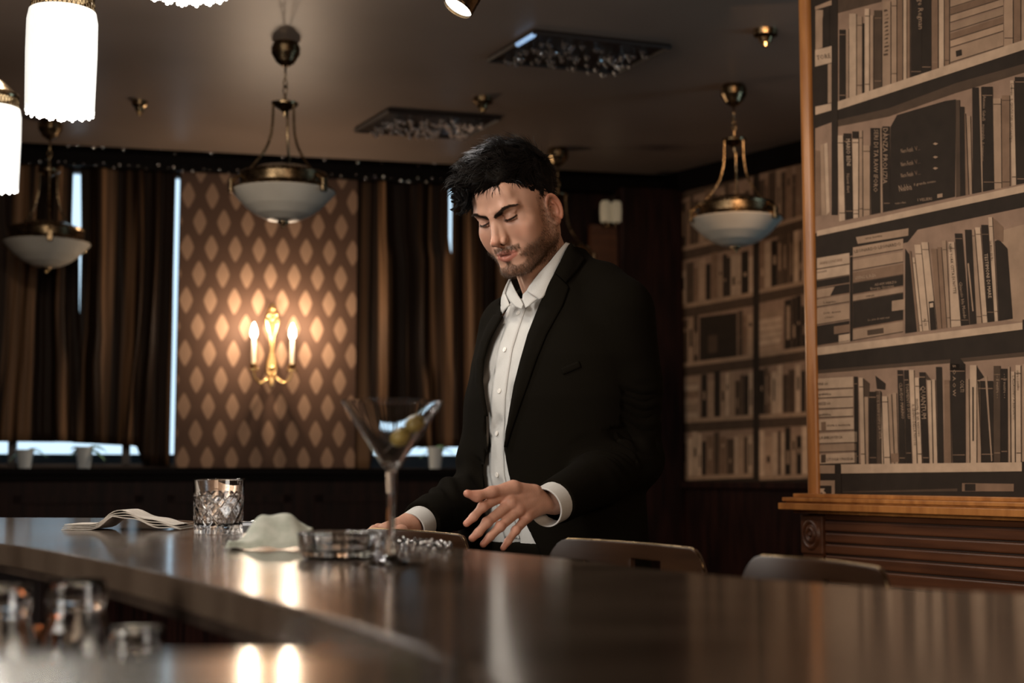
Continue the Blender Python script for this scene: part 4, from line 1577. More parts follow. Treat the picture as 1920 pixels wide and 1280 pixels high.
def fringe_lamp(label, p):
    """p: centre of the brass ring; rods hang below it"""
    t = thing('fringe_lamp', label, 'hanging lamp', p, 0, 'glass fringe lamps over the bar')
    R_ = 0.067
    MB().lathe([(R_ - 0.006, 0.010), (R_ - 0.002, 0.014), (R_ + 0.001, 0.006), (R_ - 0.001, -0.002), (R_ - 0.007, 0.0), (R_ - 0.006, 0.010)], 48).build('brass_ring', brass_m, t)
    MB().lathe([(0.010, 0.055), (0.022, 0.050), (0.045, 0.030), (R_ - 0.004, 0.010), (R_ - 0.008, 0.008), (0.040, 0.026), (0.008, 0.045)], 32).build('brass_cap', brass_m, t)
    MB().tube([(0, 0, 0.05), (0, 0, CZ - p.z)], 0.004, 8).build('hanging_rod', brass_m, t)
    MB().lathe([(0.0001, CZ - p.z - 0.03), (0.035, CZ - p.z - 0.02), (0.045, CZ - p.z)], 24).build('ceiling_cup', brass_m, t)
    # lattice of beads between the ring and the rods
    b = MB()
    for k in range(44):
        a0 = 2 * PI * k / 44
        for sgn in (-1, 1):
            a1 = a0 + sgn * 2 * PI / 44
            b.tube([((R_ - 0.001) * math.cos(a0), (R_ - 0.001) * math.sin(a0), 0.0), ((R_ + 0.001) * math.cos(a1), (R_ + 0.001) * math.sin(a1), -0.026)], 0.0009, 4, False)
        b.sphere(((R_ + 0.001) * math.cos(a0), (R_ + 0.001) * math.sin(a0), -0.026), 0.0022, 6, 4)
    o = b.build('bead_lattice', brass_m, t)
    o['kind'] = 'stuff'
    b = MB()
    rr = random.Random(5)
    for k in range(72):
        a0 = 2 * PI * k / 72
        r1, r2 = R_ + 0.001, R_ + 0.005
        zl_ = -0.245 - 0.004 * math.sin(k * PI / 2) - rr.uniform(0, 0.003)
        pts = [(r1, -0.028), (r2, -0.050), (r2 + 0.0005, -0.12), (R_ + 0.003, zl_)]
        b.tube([(q[0] * math.cos(a0), q[0] * math.sin(a0), q[1]) for q in pts], 0.0031, 6, False)
        b.sphere(((R_ + 0.003) * math.cos(a0), (R_ + 0.003) * math.sin(a0), zl_ - 0.003), 0.0040, 6, 5)
    o = b.build('glass_fringe', rod_m, t)
    o['kind'] = 'stuff'
    MB().lathe([(0.0001, -0.02), (0.046, -0.022), (0.060, -0.040), (0.0615, -0.222), (0.055, -0.230), (0.0001, -0.230)], 32).build('lit_core', bulb_m, t)
    return t


for p, lab in zip(LAMPS, ('glowing glass fringe lamp at the top left, fully in view', 'glowing glass fringe lamp cut by the left edge of the photo', 'glowing glass fringe lamp of which only the lower fringe shows at the top')):
    fringe_lamp(lab, Vector((p.x, p.y, 2.235)))
    point('fringe_glow', (p.x, p.y, 1.93), 7.5, (1.0, 0.94, 0.88), 0.06)
    point('fringe_upglow', (p.x, p.y, 2.40), 17, (1.0, 0.88, 0.74), 0.07)

frost_m = noise_color(mat('frosted_glass', (0.36, 0.335, 0.29), 0.4, spec=0.5), (0.46, 0.42, 0.355), (0.53, 0.49, 0.42), 6)


def bowl_lamp():
    t = thing('bowl_pendant', '', 'hanging lamp', (0, 0, 0), 0, 'brass bowl lamps hanging from the ceiling')
    # origin at the rim of the bowl; ceiling is 0.585 above it
    HZ = CZ - 2.285
    MB().lathe([(0.0001, HZ), (0.046, HZ), (0.056, HZ - 0.020), (0.055, HZ - 0.045), (0.036, HZ - 0.078), (0.014, HZ - 0.094), (0.0001, HZ - 0.097)], 24).build('ceiling_cup', brass_m, t)
    MB().tube([(0, 0, HZ - 0.095), (0, 0, HZ - 0.150)], 0.0045, 8).build('upper_rod', brass_m, t)
    b = MB()
    for k, cz in enumerate((HZ - 0.163, HZ - 0.188)):
        pts = [((0.010 * math.cos(w)) * (1 if k == 0 else 0), (0.010 * math.cos(w)) * (0 if k == 0 else 1), cz + 0.017 * math.sin(w)) for w in [2 * PI * i / 12 for i in range(13)]]
        b.tube(pts, 0.003, 6, False)
    b.build('chain_link', brass_m, t)
    MB().lathe([(0.0001, HZ - 0.200), (0.006, HZ - 0.203), (0.005, HZ - 0.222), (0.012, HZ - 0.226), (0.034, HZ - 0.236), (0.052, HZ - 0.240), (0.050, HZ - 0.248), (0.026, HZ - 0.262), (0.009, HZ - 0.275), (0.006, HZ - 0.292), (0.0001, HZ - 0.296)], 24).build('hub', brass_m, t)
    for k in range(3):
        a = 2 * PI * k / 3 + 0.5
        prof = [(0.046, HZ - 0.236), (0.047, HZ - 0.30), (0.052, HZ - 0.36), (0.070, HZ - 0.42), (0.105, HZ - 0.475), (0.150, 0.060), (0.188, 0.035), (0.200, 0.012)]
        pts = smooth_line([Vector((r_ * math.cos(a), r_ * math.sin(a), z)) for r_, z in prof], 3)
        MB().tube(pts, 0.0052, 8).build('arm', brass_m, t)
        q = Matrix.Rotation(a, 4, 'Z')
        c = MB()
        c.box((0.205, 0, 0.004), (0.016, 0.026, 0.055), q)
        bevel(c.build('clip', brass_m, t), 0.004)
    MB().lathe([(0.150, 0.066), (0.166, 0.066), (0.172, 0.060), (0.168, 0.052), (0.168, 0.020), (0.176, 0.012), (0.196, 0.006), (0.200, -0.002), (0.192, -0.005), (0.160, 0.008), (0.150, 0.066)], 48).build('brass_band', brass_m, t)
    MB().lathe([(0.150, 0.066), (0.100, 0.090), (0.030, 0.102), (0.0001, 0.103)], 32).build('top_plate', brass_m, t)
    prof = [(0.196, 0.0), (0.198, -0.006), (0.176, -0.030), (0.145, -0.062), (0.105, -0.092), (0.060, -0.112), (0.0001, -0.120)]
    MB().lathe(prof, 48).build('glass_bowl', frost_m, t)
    MB().lathe([(0.0001, -0.114), (0.022, -0.118), (0.020, -0.127), (0.008, -0.133), (0.006, -0.141), (0.0001, -0.145)], 16).build('finial', brass_m, t)
    return t


BOWL = [((532, 345), 5.39, 'brass and frosted bowl lamp in front of the diamond wallpaper'), ((88, 452), 6.60, 'brass and frosted bowl lamp at the far left below the fringe lamps'),
        ((1379, 412), 5.99, 'brass and frosted bowl lamp in front of the far printed bookshelves'), ((1046, 487), 7.19, 'bowl lamp mostly hidden behind the man\'s head')]
proto = None
for (px, py), d, lab in BOWL:
    t = bowl_lamp() if proto is None else dup(proto)
    proto = proto or t
    t['label'] = lab
    p = at(px, py, d)
    t.location = (p.x, p.y, 2.285)
    t.rotation_euler = (0, 0, 0.4 * len(lab) % 1.3)

# wall sconce with two lit candle bulbs
n_s = -0.02
sc0, zc_ = WB.hit(510, 690, 0.0)
sconce = thing('wall_sconce', 'ornate brass double candle sconce, lit, on the diamond wallpaper', 'wall lamp', WB.w(sc0, 0.0, zc_), WB.rz)
zf = lambda y: WB.hit(510, y, 0.0)[1] - zc_
ss = (WB.hit(549, 640, 0.03)[0] - WB.hit(477, 640, 0.03)[0]) / 2
gold_m = mat('bright_brass', (0.62, 0.42, 0.19), 0.25, metal=1.0)
pl = MB()
out = [(0.0, zf(566)), (0.020, zf(574)), (0.034, zf(586)), (0.042, zf(600)), (0.030, zf(614)), (0.014, zf(630)), (0.012, zf(660)), (0.026, zf(676)), (0.034, zf(692)), (0.022, zf(708)), (0.008, zf(722)), (0.0, zf(730))]
loop = out + [(-x, z) for x, z in out[::-1][1:-1]]
pl.hull([Vector((x, 0.045, z)) for x, z in loop], [Vector((x * 0.85, 0.020, z)) for x, z in loop])
bevel(pl.build('back_plate', gold_m, sconce), 0.006, 2)
for x, y, r_ in ((0.0, 578, 0.012), (-0.018, 590, 0.013), (0.018, 590, 0.013), (0, 598, 0.012), (0, 690, 0.017), (-0.014, 702, 0.010), (0.014, 702, 0.010)):
    MB().sphere((x, 0.016, zf(y)), (r_, 0.010, r_), 12, 8).build('boss', gold_m, sconce)
flame_m = mat('candle_bulb', (1, 1, 1), 0.2, emit=(1.0, 0.86, 0.66), estr=9)
tube_m = mat('candle_tube', (0.75, 0.65, 0.5), 0.4)
for sg in (-1, 1):
    x = sg * ss
    pts = smooth_line([Vector((0, 0.01, zf(700))), Vector((sg * 0.03, -0.035, zf(712))), Vector((sg * 0.062, -0.055, zf(719))), Vector((x * 0.93, -0.06, zf(708))), Vector((x, -0.06, zf(690)))], 5)
    arm = MB().tube(pts, 0.0065, 10).build('arm', gold_m, sconce)
    MB().lathe([(0.0001, 0), (0.010, 0.0), (0.022, 0.012), (0.024, 0.016), (0.014, 0.014), (0.013, 0.026), (0.0001, 0.026)], 18, (x, -0.06, zf(692))).build('cup', gold_m, sconce)
    MB().lathe([(0.0095, 0), (0.0095, zf(638) - zf(690)), (0.0001, zf(638) - zf(690))], 14, (x, -0.06, zf(688))).build('candle_tube', tube_m, sconce)
    MB().lathe([(0.0001, 0.0), (0.010, 0.004), (0.0175, 0.022), (0.0165, 0.045), (0.008, 0.072), (0.0001, 0.086)], 16, (x, -0.06, zf(638))).build('candle_bulb', flame_m, sconce)
    b = MB()
    for k in range(8):
        a = 2 * PI * k / 8
        b.sphere((x + 0.023 * math.cos(a), -0.06 + 0.023 * math.sin(a), zf(694) - 0.004), (0.003, 0.003, 0.008), 6, 5)
    o = b.build('drops', gold_m, sconce)
    p = WB.w(sc0 + x, 0.105, zc_ + zf(616))
    point('candle_glow', p, 9.0, (1.0, 0.76, 0.54), 0.02)

# unlit second wall lamp in the dark recess, right of the man's head
sR, zR = WB.hit(1141, 400, 0.03)
t = thing('wall_lamp', 'unlit wall lamp with two pale glass shades right of the man\'s head', 'wall lamp', WB.w(sR, 0.0, zR), WB.rz)
MB().lathe([(0.0001, -0.055), (0.028, -0.05), (0.030, 0.05), (0.0001, 0.055)], 14, (0, 0.0, -0.02)).build('back_plate', brass_m, t)
shade_m = mat('pale_shade', (0.42, 0.35, 0.24), 0.5, emit=(0.9, 0.75, 0.5), estr=0.10)  # faint glow put into the shades, though the lamp is unlit
for sg in (-1, 1):
    MB().lathe([(0.020, 0.060), (0.030, 0.045), (0.032, 0.0), (0.029, -0.055), (0.026, -0.056), (0.029, 0.0), (0.020, 0.055)], 20, (sg * 0.031, -0.075, 0)).build('shade', shade_m, t)
    MB().tube([(0, -0.02, -0.05), (sg * 0.031, -0.075, -0.075), (sg * 0.031, -0.075, 0.0)], 0.005, 8).build('arm', brass_m, t)

# ceiling fittings
for (cs, lab, sd, edge) in ((((915, 107), (1003, 54), (1256, 82), (1160, 130)), 'ceiling light panel of hanging crystals, nearest the camera', 1, True),
                            (((666, 240), (730, 202), (938, 217), (872, 254)), 'ceiling light panel of hanging crystals above the man', 2, False)):
    P4 = [on_z(x, y, CZ) for x, y in cs]
    c = sum(P4, Vector()) / 4
    t = thing('crystal_panel', lab, 'ceiling light', c, 0, 'dark ceiling panels with crystals')
    Q4 = [p - c for p in P4]
    mb = MB()
    mb.hull([p * 1.0 + Vector((0, 0, -0.012)) for p in Q4], [p + Vector((0, 0, 0.0)) for p in Q4])
    mb.build('panel', mat('smoked_glass', (0.022, 0.014, 0.011), 0.35), t)
    fr_ = MB()
    for i in range(4):
        a, b_ = Q4[i], Q4[(i + 1) % 4]
        fr_.tube([a + Vector((0, 0, -0.012)), b_ + Vector((0, 0, -0.012))], 0.010, 4, smooth=False)
    fr_.build('frame', mat('panel_frame', (0.02, 0.013, 0.010), 0.6), t)
    rr = random.Random(sd)
    b1_ = MB()
    for k in range(150 if sd == 2 else 90):
        u, v = rr.uniform(0.08, 0.92), rr.uniform(0.12, 0.88)
        p = (Q4[0] * (1 - u) + Q4[3] * u) * (1 - v) + (Q4[1] * (1 - u) + Q4[2] * u) * v
        r_ = rr.uniform(0.008, 0.014)
        z = -0.024 - rr.uniform(0, 0.022)
        # faceted drop
        b1_.lathe([(0.0001, -r_ * 1.3), (r_, 0), (r_ * 0.6, r_ * 0.8), (0.0001, r_)], 6, (p.x, p.y, z), smooth=False)
        b1_.tube([(p.x, p.y, z + r_), (p.x, p.y, -0.01)], 0.0006, 3, False)
    o = b1_.build('crystals', mat('crystal', (0.9, 0.95, 1.0), 0.22, metal=1.0), t)
    o['kind'] = 'stuff'
    if edge:
        e_m = mat('lit_edge', (0.3, 0.5, 0.8), 0.3, emit=(0.35, 0.55, 0.85), estr=0.7)
        a, b_ = Q4[1].lerp(Q4[0], 0.02), Q4[1].lerp(Q4[0], 0.36)
        MB().tube([a + Vector((0, 0, -0.02)), b_ + Vector((0, 0, -0.02))], 0.010, 6).build('lit_edge', e_m, t)

for (px, py), r_, lab in (((905, 184), 0.045, 'small round ceiling detector beside the crystal panel above the man'), ((1435, 57), 0.045, 'small brass ceiling fitting near the wooden partition'),
                          ((262, 190), 0.035, 'small round ceiling detector right of the glowing fringe lamp')):
    c = on_z(px, py, CZ)
    t = thing('ceiling_detector', lab, 'detector', c, 0, 'small fittings on the ceiling')
    MB().lathe([(0.0001, -0.050), (r_ * 0.45, -0.048), (r_ * 0.62, -0.030), (r_, -0.020), (r_ * 1.05, 0.0)], 20).build('housing', brass_m, t)
    MB().lathe([(0.0001, -0.066), (r_ * 0.28, -0.062), (r_ * 0.30, -0.048)], 12).build('sensor', gold_m, t)
c = at(866, 2, 3.0)
t = thing('spotlight', 'lit ceiling spotlight at the top centre of the photo', 'spotlight', (c.x, c.y, c.z))
q = Matrix.Rotation(math.radians(28), 4, 'Y') @ Matrix.Rotation(math.radians(-10), 4, 'X')
MB().lathe([(0.033, -0.020), (0.035, -0.016), (0.034, 0.03), (0.022, 0.07), (0.0001, 0.075)], 28, M=q).build('housing', brass_m, t)
MB().lathe([(0.0001, -0.012), (0.033, -0.014)], 28, M=q).build('lit_lens', mat('spot_lens', (1, 1, 1), 0.2, emit=(1, 0.93, 0.82), estr=4), t)
MB().tube([(0, 0, 0.07), (0, 0, CZ - c.z)], 0.006, 8).build('stem', brass_m, t)
sl = bpy.data.lights.new('spot_beam', 'SPOT')
sl.energy, sl.color, sl.spot_size, sl.spot_blend, sl.shadow_soft_size = 4, (1.0, 0.95, 0.92), math.radians(55), 0.6, 0.03
so = bpy.data.objects.new('spot_beam', sl)
COL.objects.link(so)
so.location = (c.x - 0.03, c.y, c.z - 0.05)
so.rotation_euler = (Vector((0.05, 2.72, 1.5)) - so.location).to_track_quat('-Z', 'Y').to_euler()

# ================================================================ the man
skin_m = attr_color(mat('skin', (0.5, 0.3, 0.2), 0.42, spec=0.35, sss=0.12))
hair_m = mat('hair', (0.0045, 0.0035, 0.003), 0.5, spec=0.14)
brow_m = mat('eyebrow_hair', (0.030, 0.017, 0.010), 0.45)
beard_m = mat('beard_hair', (0.085, 0.045, 0.024), 0.5, spec=0.3)
rs = np.random.RandomState(7)


def rotm(y, p, r):
    cy, sy, cp, sp, cr, sr = math.cos(y), math.sin(y), math.cos(p), math.sin(p), math.cos(r), math.sin(r)
    Rr = np.array([[cr, 0, sr], [0, 1, 0], [-sr, 0, cr]])
    Rp = np.array([[1, 0, 0], [0, cp, sp], [0, -sp, cp]])
    Ry = np.array([[cy, -sy, 0], [sy, cy, 0], [0, 0, 1]])
    return Ry @ Rp @ Rr


HK = 0.976
HR = rotm(2.5673, 0.4371, 0.105)
HC = np.array([0, 0, 1.2]) + (np.array([0.0082, 2.8695, 1.7416]) - np.array([0, 0, 1.2])) * HK


def h2w(P):
    return np.asarray(P) @ HR.T * HK + HC


def w2h(P):
    return ((np.asarray(P) - HC) / HK) @ HR


NECK = w2h(np.array([0.075, 2.865, 1.50]))        # base of the neck between the collar bones
NUCHA = w2h(np.array([0.125, 2.93, 1.55]))
# local frame: x towards his right, y forward, z up, eyes at z = 0
hd = Vol((-0.105, -0.19, -0.25), (0.105, 0.135, 0.135), 0.0016)
hd.ell((0, -0.016, 0.038), (0.075, 0.097, 0.080), 0.0)
hd.ell((0, 0.022, 0.004), (0.0655, 0.066, 0.078), 0.02)
hd.ell((0, 0.026, -0.055), (0.050, 0.056, 0.055), 0.025)
hd.cap((0.054, -0.010, -0.066), (0.020, 0.066, -0.105), 0.0150, 0.0160, 0.022, sym=True)
hd.cap((0.0605, -0.012, -0.005), (0.055, -0.008, -0.068), 0.013, 0.013, 0.02, sym=True)
hd.ell((0, 0.077, -0.106), (0.021, 0.015, 0.0150), 0.014)
hd.ell((0.044, 0.052, -0.026), (0.019, 0.021, 0.017), 0.024, sym=True)
hd.cap((0.006, 0.0865, 0.014), (0.026, 0.0825, 0.0175), 0.0080, 0.0080, 0.012, sym=True)
hd.cap((0.026, 0.0825, 0.0175), (0.046, 0.071, 0.0185), 0.0080, 0.0075, 0.012, sym=True)
hd.ell((0, 0.072, 0.045), (0.045, 0.016, 0.030), 0.02)
# sockets
hd.ell((0.0325, 0.096, -0.001), (0.0185, 0.020, 0.0115), 0.012, 'sub', sym=True)
hd.ell((0.0180, 0.096, 0.0005), (0.0085, 0.0145, 0.0095), 0.010, 'sub', sym=True)
# hollow under the cheekbone
hd.ell((0.047, 0.042, -0.050), (0.0150, 0.028, 0.026), 0.022, sym=True)
# eyeballs with lids nearly shut over them
hd.ell((0.0315, 0.0710, 0.0005), (0.0135, 0.0135, 0.0115), 0.003, sym=True)
hd.cap((0.022, 0.0815, 0.0085), (0.044, 0.075, 0.0075), 0.0030, 0.0030, 0.004, sym=True)
hd.cap((0.0200, 0.0825, -0.0012), (0.0315, 0.0862, -0.0034), 0.0010, 0.0016, 0.0014, sym=True)
hd.cap((0.0315, 0.0862, -0.0034), (0.0450, 0.0770, -0.0005), 0.0016, 0.0012, 0.0014, sym=True)
hd.cap((0.0215, 0.0835, -0.0068), (0.044, 0.078, -0.0060), 0.0018, 0.0018, 0.003, sym=True)
# nose
hd.cap((0, 0.0845, 0.010), (0, 0.1055, -0.032), 0.0070, 0.0068, 0.010)
hd.cap((0.004, 0.080, 0.004), (0.0085, 0.091, -0.034), 0.0065, 0.0090, 0.009, sym=True)
hd.ell((0, 0.1085, -0.0385), (0.0098, 0.0098, 0.0088), 0.006)
hd.ell((0.0132, 0.0965, -0.0428), (0.0068, 0.0098, 0.0075), 0.005, sym=True)
hd.cap((0, 0.108, -0.045), (0, 0.094, -0.052), 0.0045, 0.0045, 0.004)
hd.ell((0.0072, 0.1005, -0.0508), (0.0034, 0.0065, 0.0034), 0.002, 'sub', sym=True)
# muzzle and lips
hd.ell((0, 0.062, -0.074), (0.036, 0.029, 0.026), 0.016)
hd.cap((0.0055, 0.0925, -0.0655), (0.021, 0.0838, -0.0705), 0.0032, 0.0020, 0.004, sym=True)
hd.ell((0, 0.0908, -0.067), (0.007, 0.0044, 0.0040), 0.004)
hd.cap((0.0, 0.0880, -0.0805), (0.0195, 0.0830, -0.0750), 0.0066, 0.0028, 0.004, sym=True)
hd.cap((0.0, 0.0975, -0.0728), (0.0235, 0.0865, -0.0722), 0.0011, 0.0010, 0.0016, 'sub', sym=True)
hd.ell((0.0, 0.0945, -0.0734), (0.012, 0.0065, 0.0019), 0.002, 'sub')
hd.ell((0.0275, 0.0860, -0.0725), (0.0035, 0.006, 0.0035), 0.004, 'sub', sym=True)
hd.cap((0, 0.0965, -0.0565), (0, 0.0985, -0.0630), 0.0025, 0.0025, 0.004, 'sub')
hd.ell((0, 0.0975, -0.0925), (0.013, 0.008, 0.0040), 0.008, 'sub')
# fold from the nose to the mouth corner
hd.cap((0.0195, 0.095, -0.044), (0.0315, 0.0865, -0.067), 0.0016, 0.0016, 0.008, 'sub', sym=True)
# frown lines between the brows
hd.cap((0.0045, 0.0985, 0.014), (0.0050, 0.0960, 0.026), 0.0016, 0.0010, 0.004, 'sub', sym=True)
# neck
hd.cap((0, -0.026, -0.040), (NECK[0] * 0.6 + NUCHA[0] * 0.4, NECK[1] * 0.5 + NUCHA[1] * 0.5, NECK[2] * 0.55 + NUCHA[2] * 0.45), 0.054, 0.062, 0.018)
hd.cap((0.062, -0.030, -0.040), (NECK[0] + 0.010, NECK[1] - 0.005, NECK[2]), 0.011, 0.013, 0.012)
hd.cap((-0.062, -0.030, -0.040), (NECK[0] - 0.012, NECK[1] - 0.005, NECK[2]), 0.011, 0.013, 0.012)
hd.cap((0, 0.036, -0.112), (NECK[0], NECK[1] - 0.010, NECK[2] + 0.03), 0.016, 0.014, 0.022)
# ears
ER = np.array(Matrix.Rotation(math.radians(26), 3, 'Z') @ Matrix.Rotation(math.radians(-10), 3, 'X') @ Matrix.Rotation(math.radians(6), 3, 'Y')).T


def ear(c, r, k, mode='add'):
    # offsets given in the ear's own tilted frame, c relative to the ear's centre
    w = np.array([0.0775, -0.0115, -0.020]) + np.array(c) @ ER
    hd.ell(tuple(w), r, k, mode, R=ER, sym=True)


ear((0, -0.001, 0.001), (0.0050, 0.0182, 0.0305), 0.003)
ear((-0.004, 0.010, -0.006), (0.008, 0.008, 0.020), 0.006)
ear((0.0056, -0.0010, 0.004), (0.0062, 0.0118, 0.0220), 0.0022, 'sub')
ear((0.0052, 0.0045, -0.004), (0.0075, 0.0060, 0.0095), 0.002, 'sub')
for a0 in range(0, 17):                 # rim
    an = math.radians(-62 + a0 * 15.5)
    ear((0.0034, -0.0008 + -0.0168 * math.cos(an), 0.0015 + 0.0275 * math.sin(an)), (0.0030, 0.0032, 0.0052), 0.003)
for a0 in range(0, 8):                  # inner ridge
    an = math.radians(-55 + a0 * 18)
    ear((0.0020, -0.0005 - 0.0080 * math.cos(an), -0.001 + 0.0145 * math.sin(an)), (0.0028, 0.0022, 0.0036), 0.002)
ear((0.0025, 0.0115, -0.005), (0.0035, 0.0035, 0.0055), 0.003)
ear((0.0010, 0.0035, -0.0270), (0.0046, 0.0085, 0.0085), 0.004)
HV, HQ = hd.skin()
HN = hd.grad(HV)


def fbm(P, s):
    return (np.sin(P[:, 0] * s * 1.7 + P[:, 1] * s * 2.3) + np.sin(P[:, 1] * s * 2.9 - P[:, 2] * s * 1.9 + 1.3) + np.sin(P[:, 2] * s * 2.1 + P[:, 0] * s * 3.1 + 4.1)) / 3


def sst(x, a, b):
    t = np.clip((x - a) / (b - a), 0, 1)
    return t * t * (3 - 2 * t)


def beard_mask(P):
    x, y, z = np.abs(P[:, 0]), P[:, 1], P[:, 2]
    cheek = -0.026 - 0.52 * np.clip(y, 0, 0.1)
    m = sst(cheek - z, -0.004, 0.012)
    m = np.maximum(m, 0.8 * sst(0.024 - z, 0, 0.006) * sst(0.020 - np.abs(y - 0.008), 0, 0.010) * sst(x, 0.05, 0.06))
    m *= sst(y, -0.020, -0.004)
    # bare patch beside and below the lower lip
    d = np.sqrt(((x - 0.020) / 0.0135) ** 2 + ((z + 0.088) / 0.0085) ** 2)
    m *= 1 - sst(1.35 - d, 0, 0.5) * (y > 0.05)
    d2 = np.sqrt((x / 0.029) ** 2 + ((z + 0.074) / 0.0115) ** 2)
    m *= 1 - sst(1.1 - d2, 0, 0.25) * (y > 0.05)
    mous = sst(0.034 - x, 0, 0.006) * sst(z, -0.069, -0.064) * sst(-0.0545 - z, 0, 0.004) * (y > 0.07)
    m = np.maximum(m, mous * 1.8)
    m *= 1 - sst(-z, 0.112, 0.128) * (y < 0.075)
    return m


def head_colors(P, N):
    x, y, z = np.abs(P[:, 0]), P[:, 1], P[:, 2]
    base = np.array([0.47, 0.265, 0.185])
    C = np.tile(base, (len(P), 1))
    red = np.array([0.50, 0.205, 0.130])
    w = np.exp(-(((x - 0.045) / 0.022) ** 2 + ((z + 0.035) / 0.02) ** 2)) * (y > 0.02) * 0.35
    w = np.maximum(w, np.exp(-(x / 0.012) ** 2 - ((z + 0.042) / 0.014) ** 2) * (y > 0.09) * 0.6)
    w = np.maximum(w, sst(x, 0.072, 0.082) * 0.75 * (y < 0.01))
    C = C * (1 - w[:, None]) + red * w[:, None]
    C *= (1 + 0.05 * fbm(P, 90))[:, None]
    b = beard_mask(P) * (0.50 + 0.15 * fbm(P, 900)) * (0.55 + 0.45 * sst(-z, 0.05, 0.095))
    mo = (x < 0.032) * (y > 0.075) * sst(z, -0.070, -0.065) * sst(-0.0545 - z, 0, 0.004) * 0.6
    b = np.maximum(b, mo)
    C = C * (1 - b[:, None]) + np.array([0.085, 0.044, 0.024]) * b[:, None]
    # shade of the socket corners and lids, painted into the skin colour
    sk_ = np.exp(-(((x - 0.018) / 0.008) ** 2 + ((z - 0.001) / 0.007) ** 2)) * (y > 0.06) * 0.35 + np.exp(-(((x - 0.032) / 0.014) ** 2 + ((z + 0.001) / 0.006) ** 2)) * (y > 0.06) * 0.18
    C = C * (1 - sk_[:, None]) + np.array([0.20, 0.085, 0.06]) * sk_[:, None]
    # lips
    up = (y > 0.078) & (x < 0.027)
    zl = -0.0722
    lu = up * sst(z, zl - 0.001, zl) * sst((-0.0618 - 0.22 * x) - z, -0.001, 0.001)
    ll = up * sst(zl - z, -0.001, 0.0005) * sst(z - (-0.0885 + 0.42 * x), -0.001, 0.001)
    l = np.clip(lu + ll, 0, 1) * sst(0.0265 - x, 0, 0.004)
    C = C * (1 - l[:, None]) + np.array([0.43, 0.165, 0.120]) * l[:, None]
    slit = (x < 0.013) * (y > 0.080) * np.exp(-((z + 0.0733) / 0.0014) ** 2)
    C = C * (1 - 0.85 * slit[:, None]) + np.array([0.05, 0.012, 0.01]) * 0.85 * slit[:, None]
    # lash line
    zz = -0.0049 + 0.0024 * ((x - 0.032) / 0.012) ** 2
    e = (y > 0.065) * (np.abs(x - 0.0325) < 0.0135) * np.exp(-((z - zz) / 0.0018) ** 2)
    C = C * (1 - 0.95 * e[:, None])
    # short hair shadow on the scalp sides
    return C


body_root_cols = head_colors(HV, HN)
HW = h2w(HV)


def blades(P, D, L, wid, seg=3, curl=0.0, axis=None):
    """flat tapering hairs: roots P, directions D (unit), lengths L"""
    n = len(P)
    up = np.cross(D, np.array([0.3, 0.2, 0.9]) if axis is None else axis)
    up /= np.linalg.norm(up, axis=1)[:, None] + 1e-9
    V, Q = [], []
    for s in range(seg + 1):
        t = s / seg
        w = wid * (1 - t) ** 0.7 * 0.5
        p = P + D * (L * t)[:, None] + (np.cross(up, D) * (curl * L * t * t)[:, None] if np.ndim(curl) or curl else 0)
        V += [p - up * w, p + up * w]
    V = np.stack(V, 1).reshape(-1, 3)
    b = np.arange(n)[:, None] * (2 * (seg + 1))
    for s in range(seg):
        Q.append(b + np.array([[2 * s, 2 * s + 1, 2 * s + 3, 2 * s + 2]]))
    return V, np.concatenate(Q)


def sample_surf(mask, n):
    w = np.clip(mask, 0, None)
    idx = rs.choice(len(HV), n, p=w / w.sum())
    j = rs.uniform(-0.0008, 0.0008, (n, 3))
    return HV[idx] + j, HN[idx]


def join_np(parts):
    V, Q, o = [], [], 0
    for v, q in parts:
        V.append(v)
        Q.append(q + o)
        o += len(v)
    return np.concatenate(V), np.concatenate(Q)


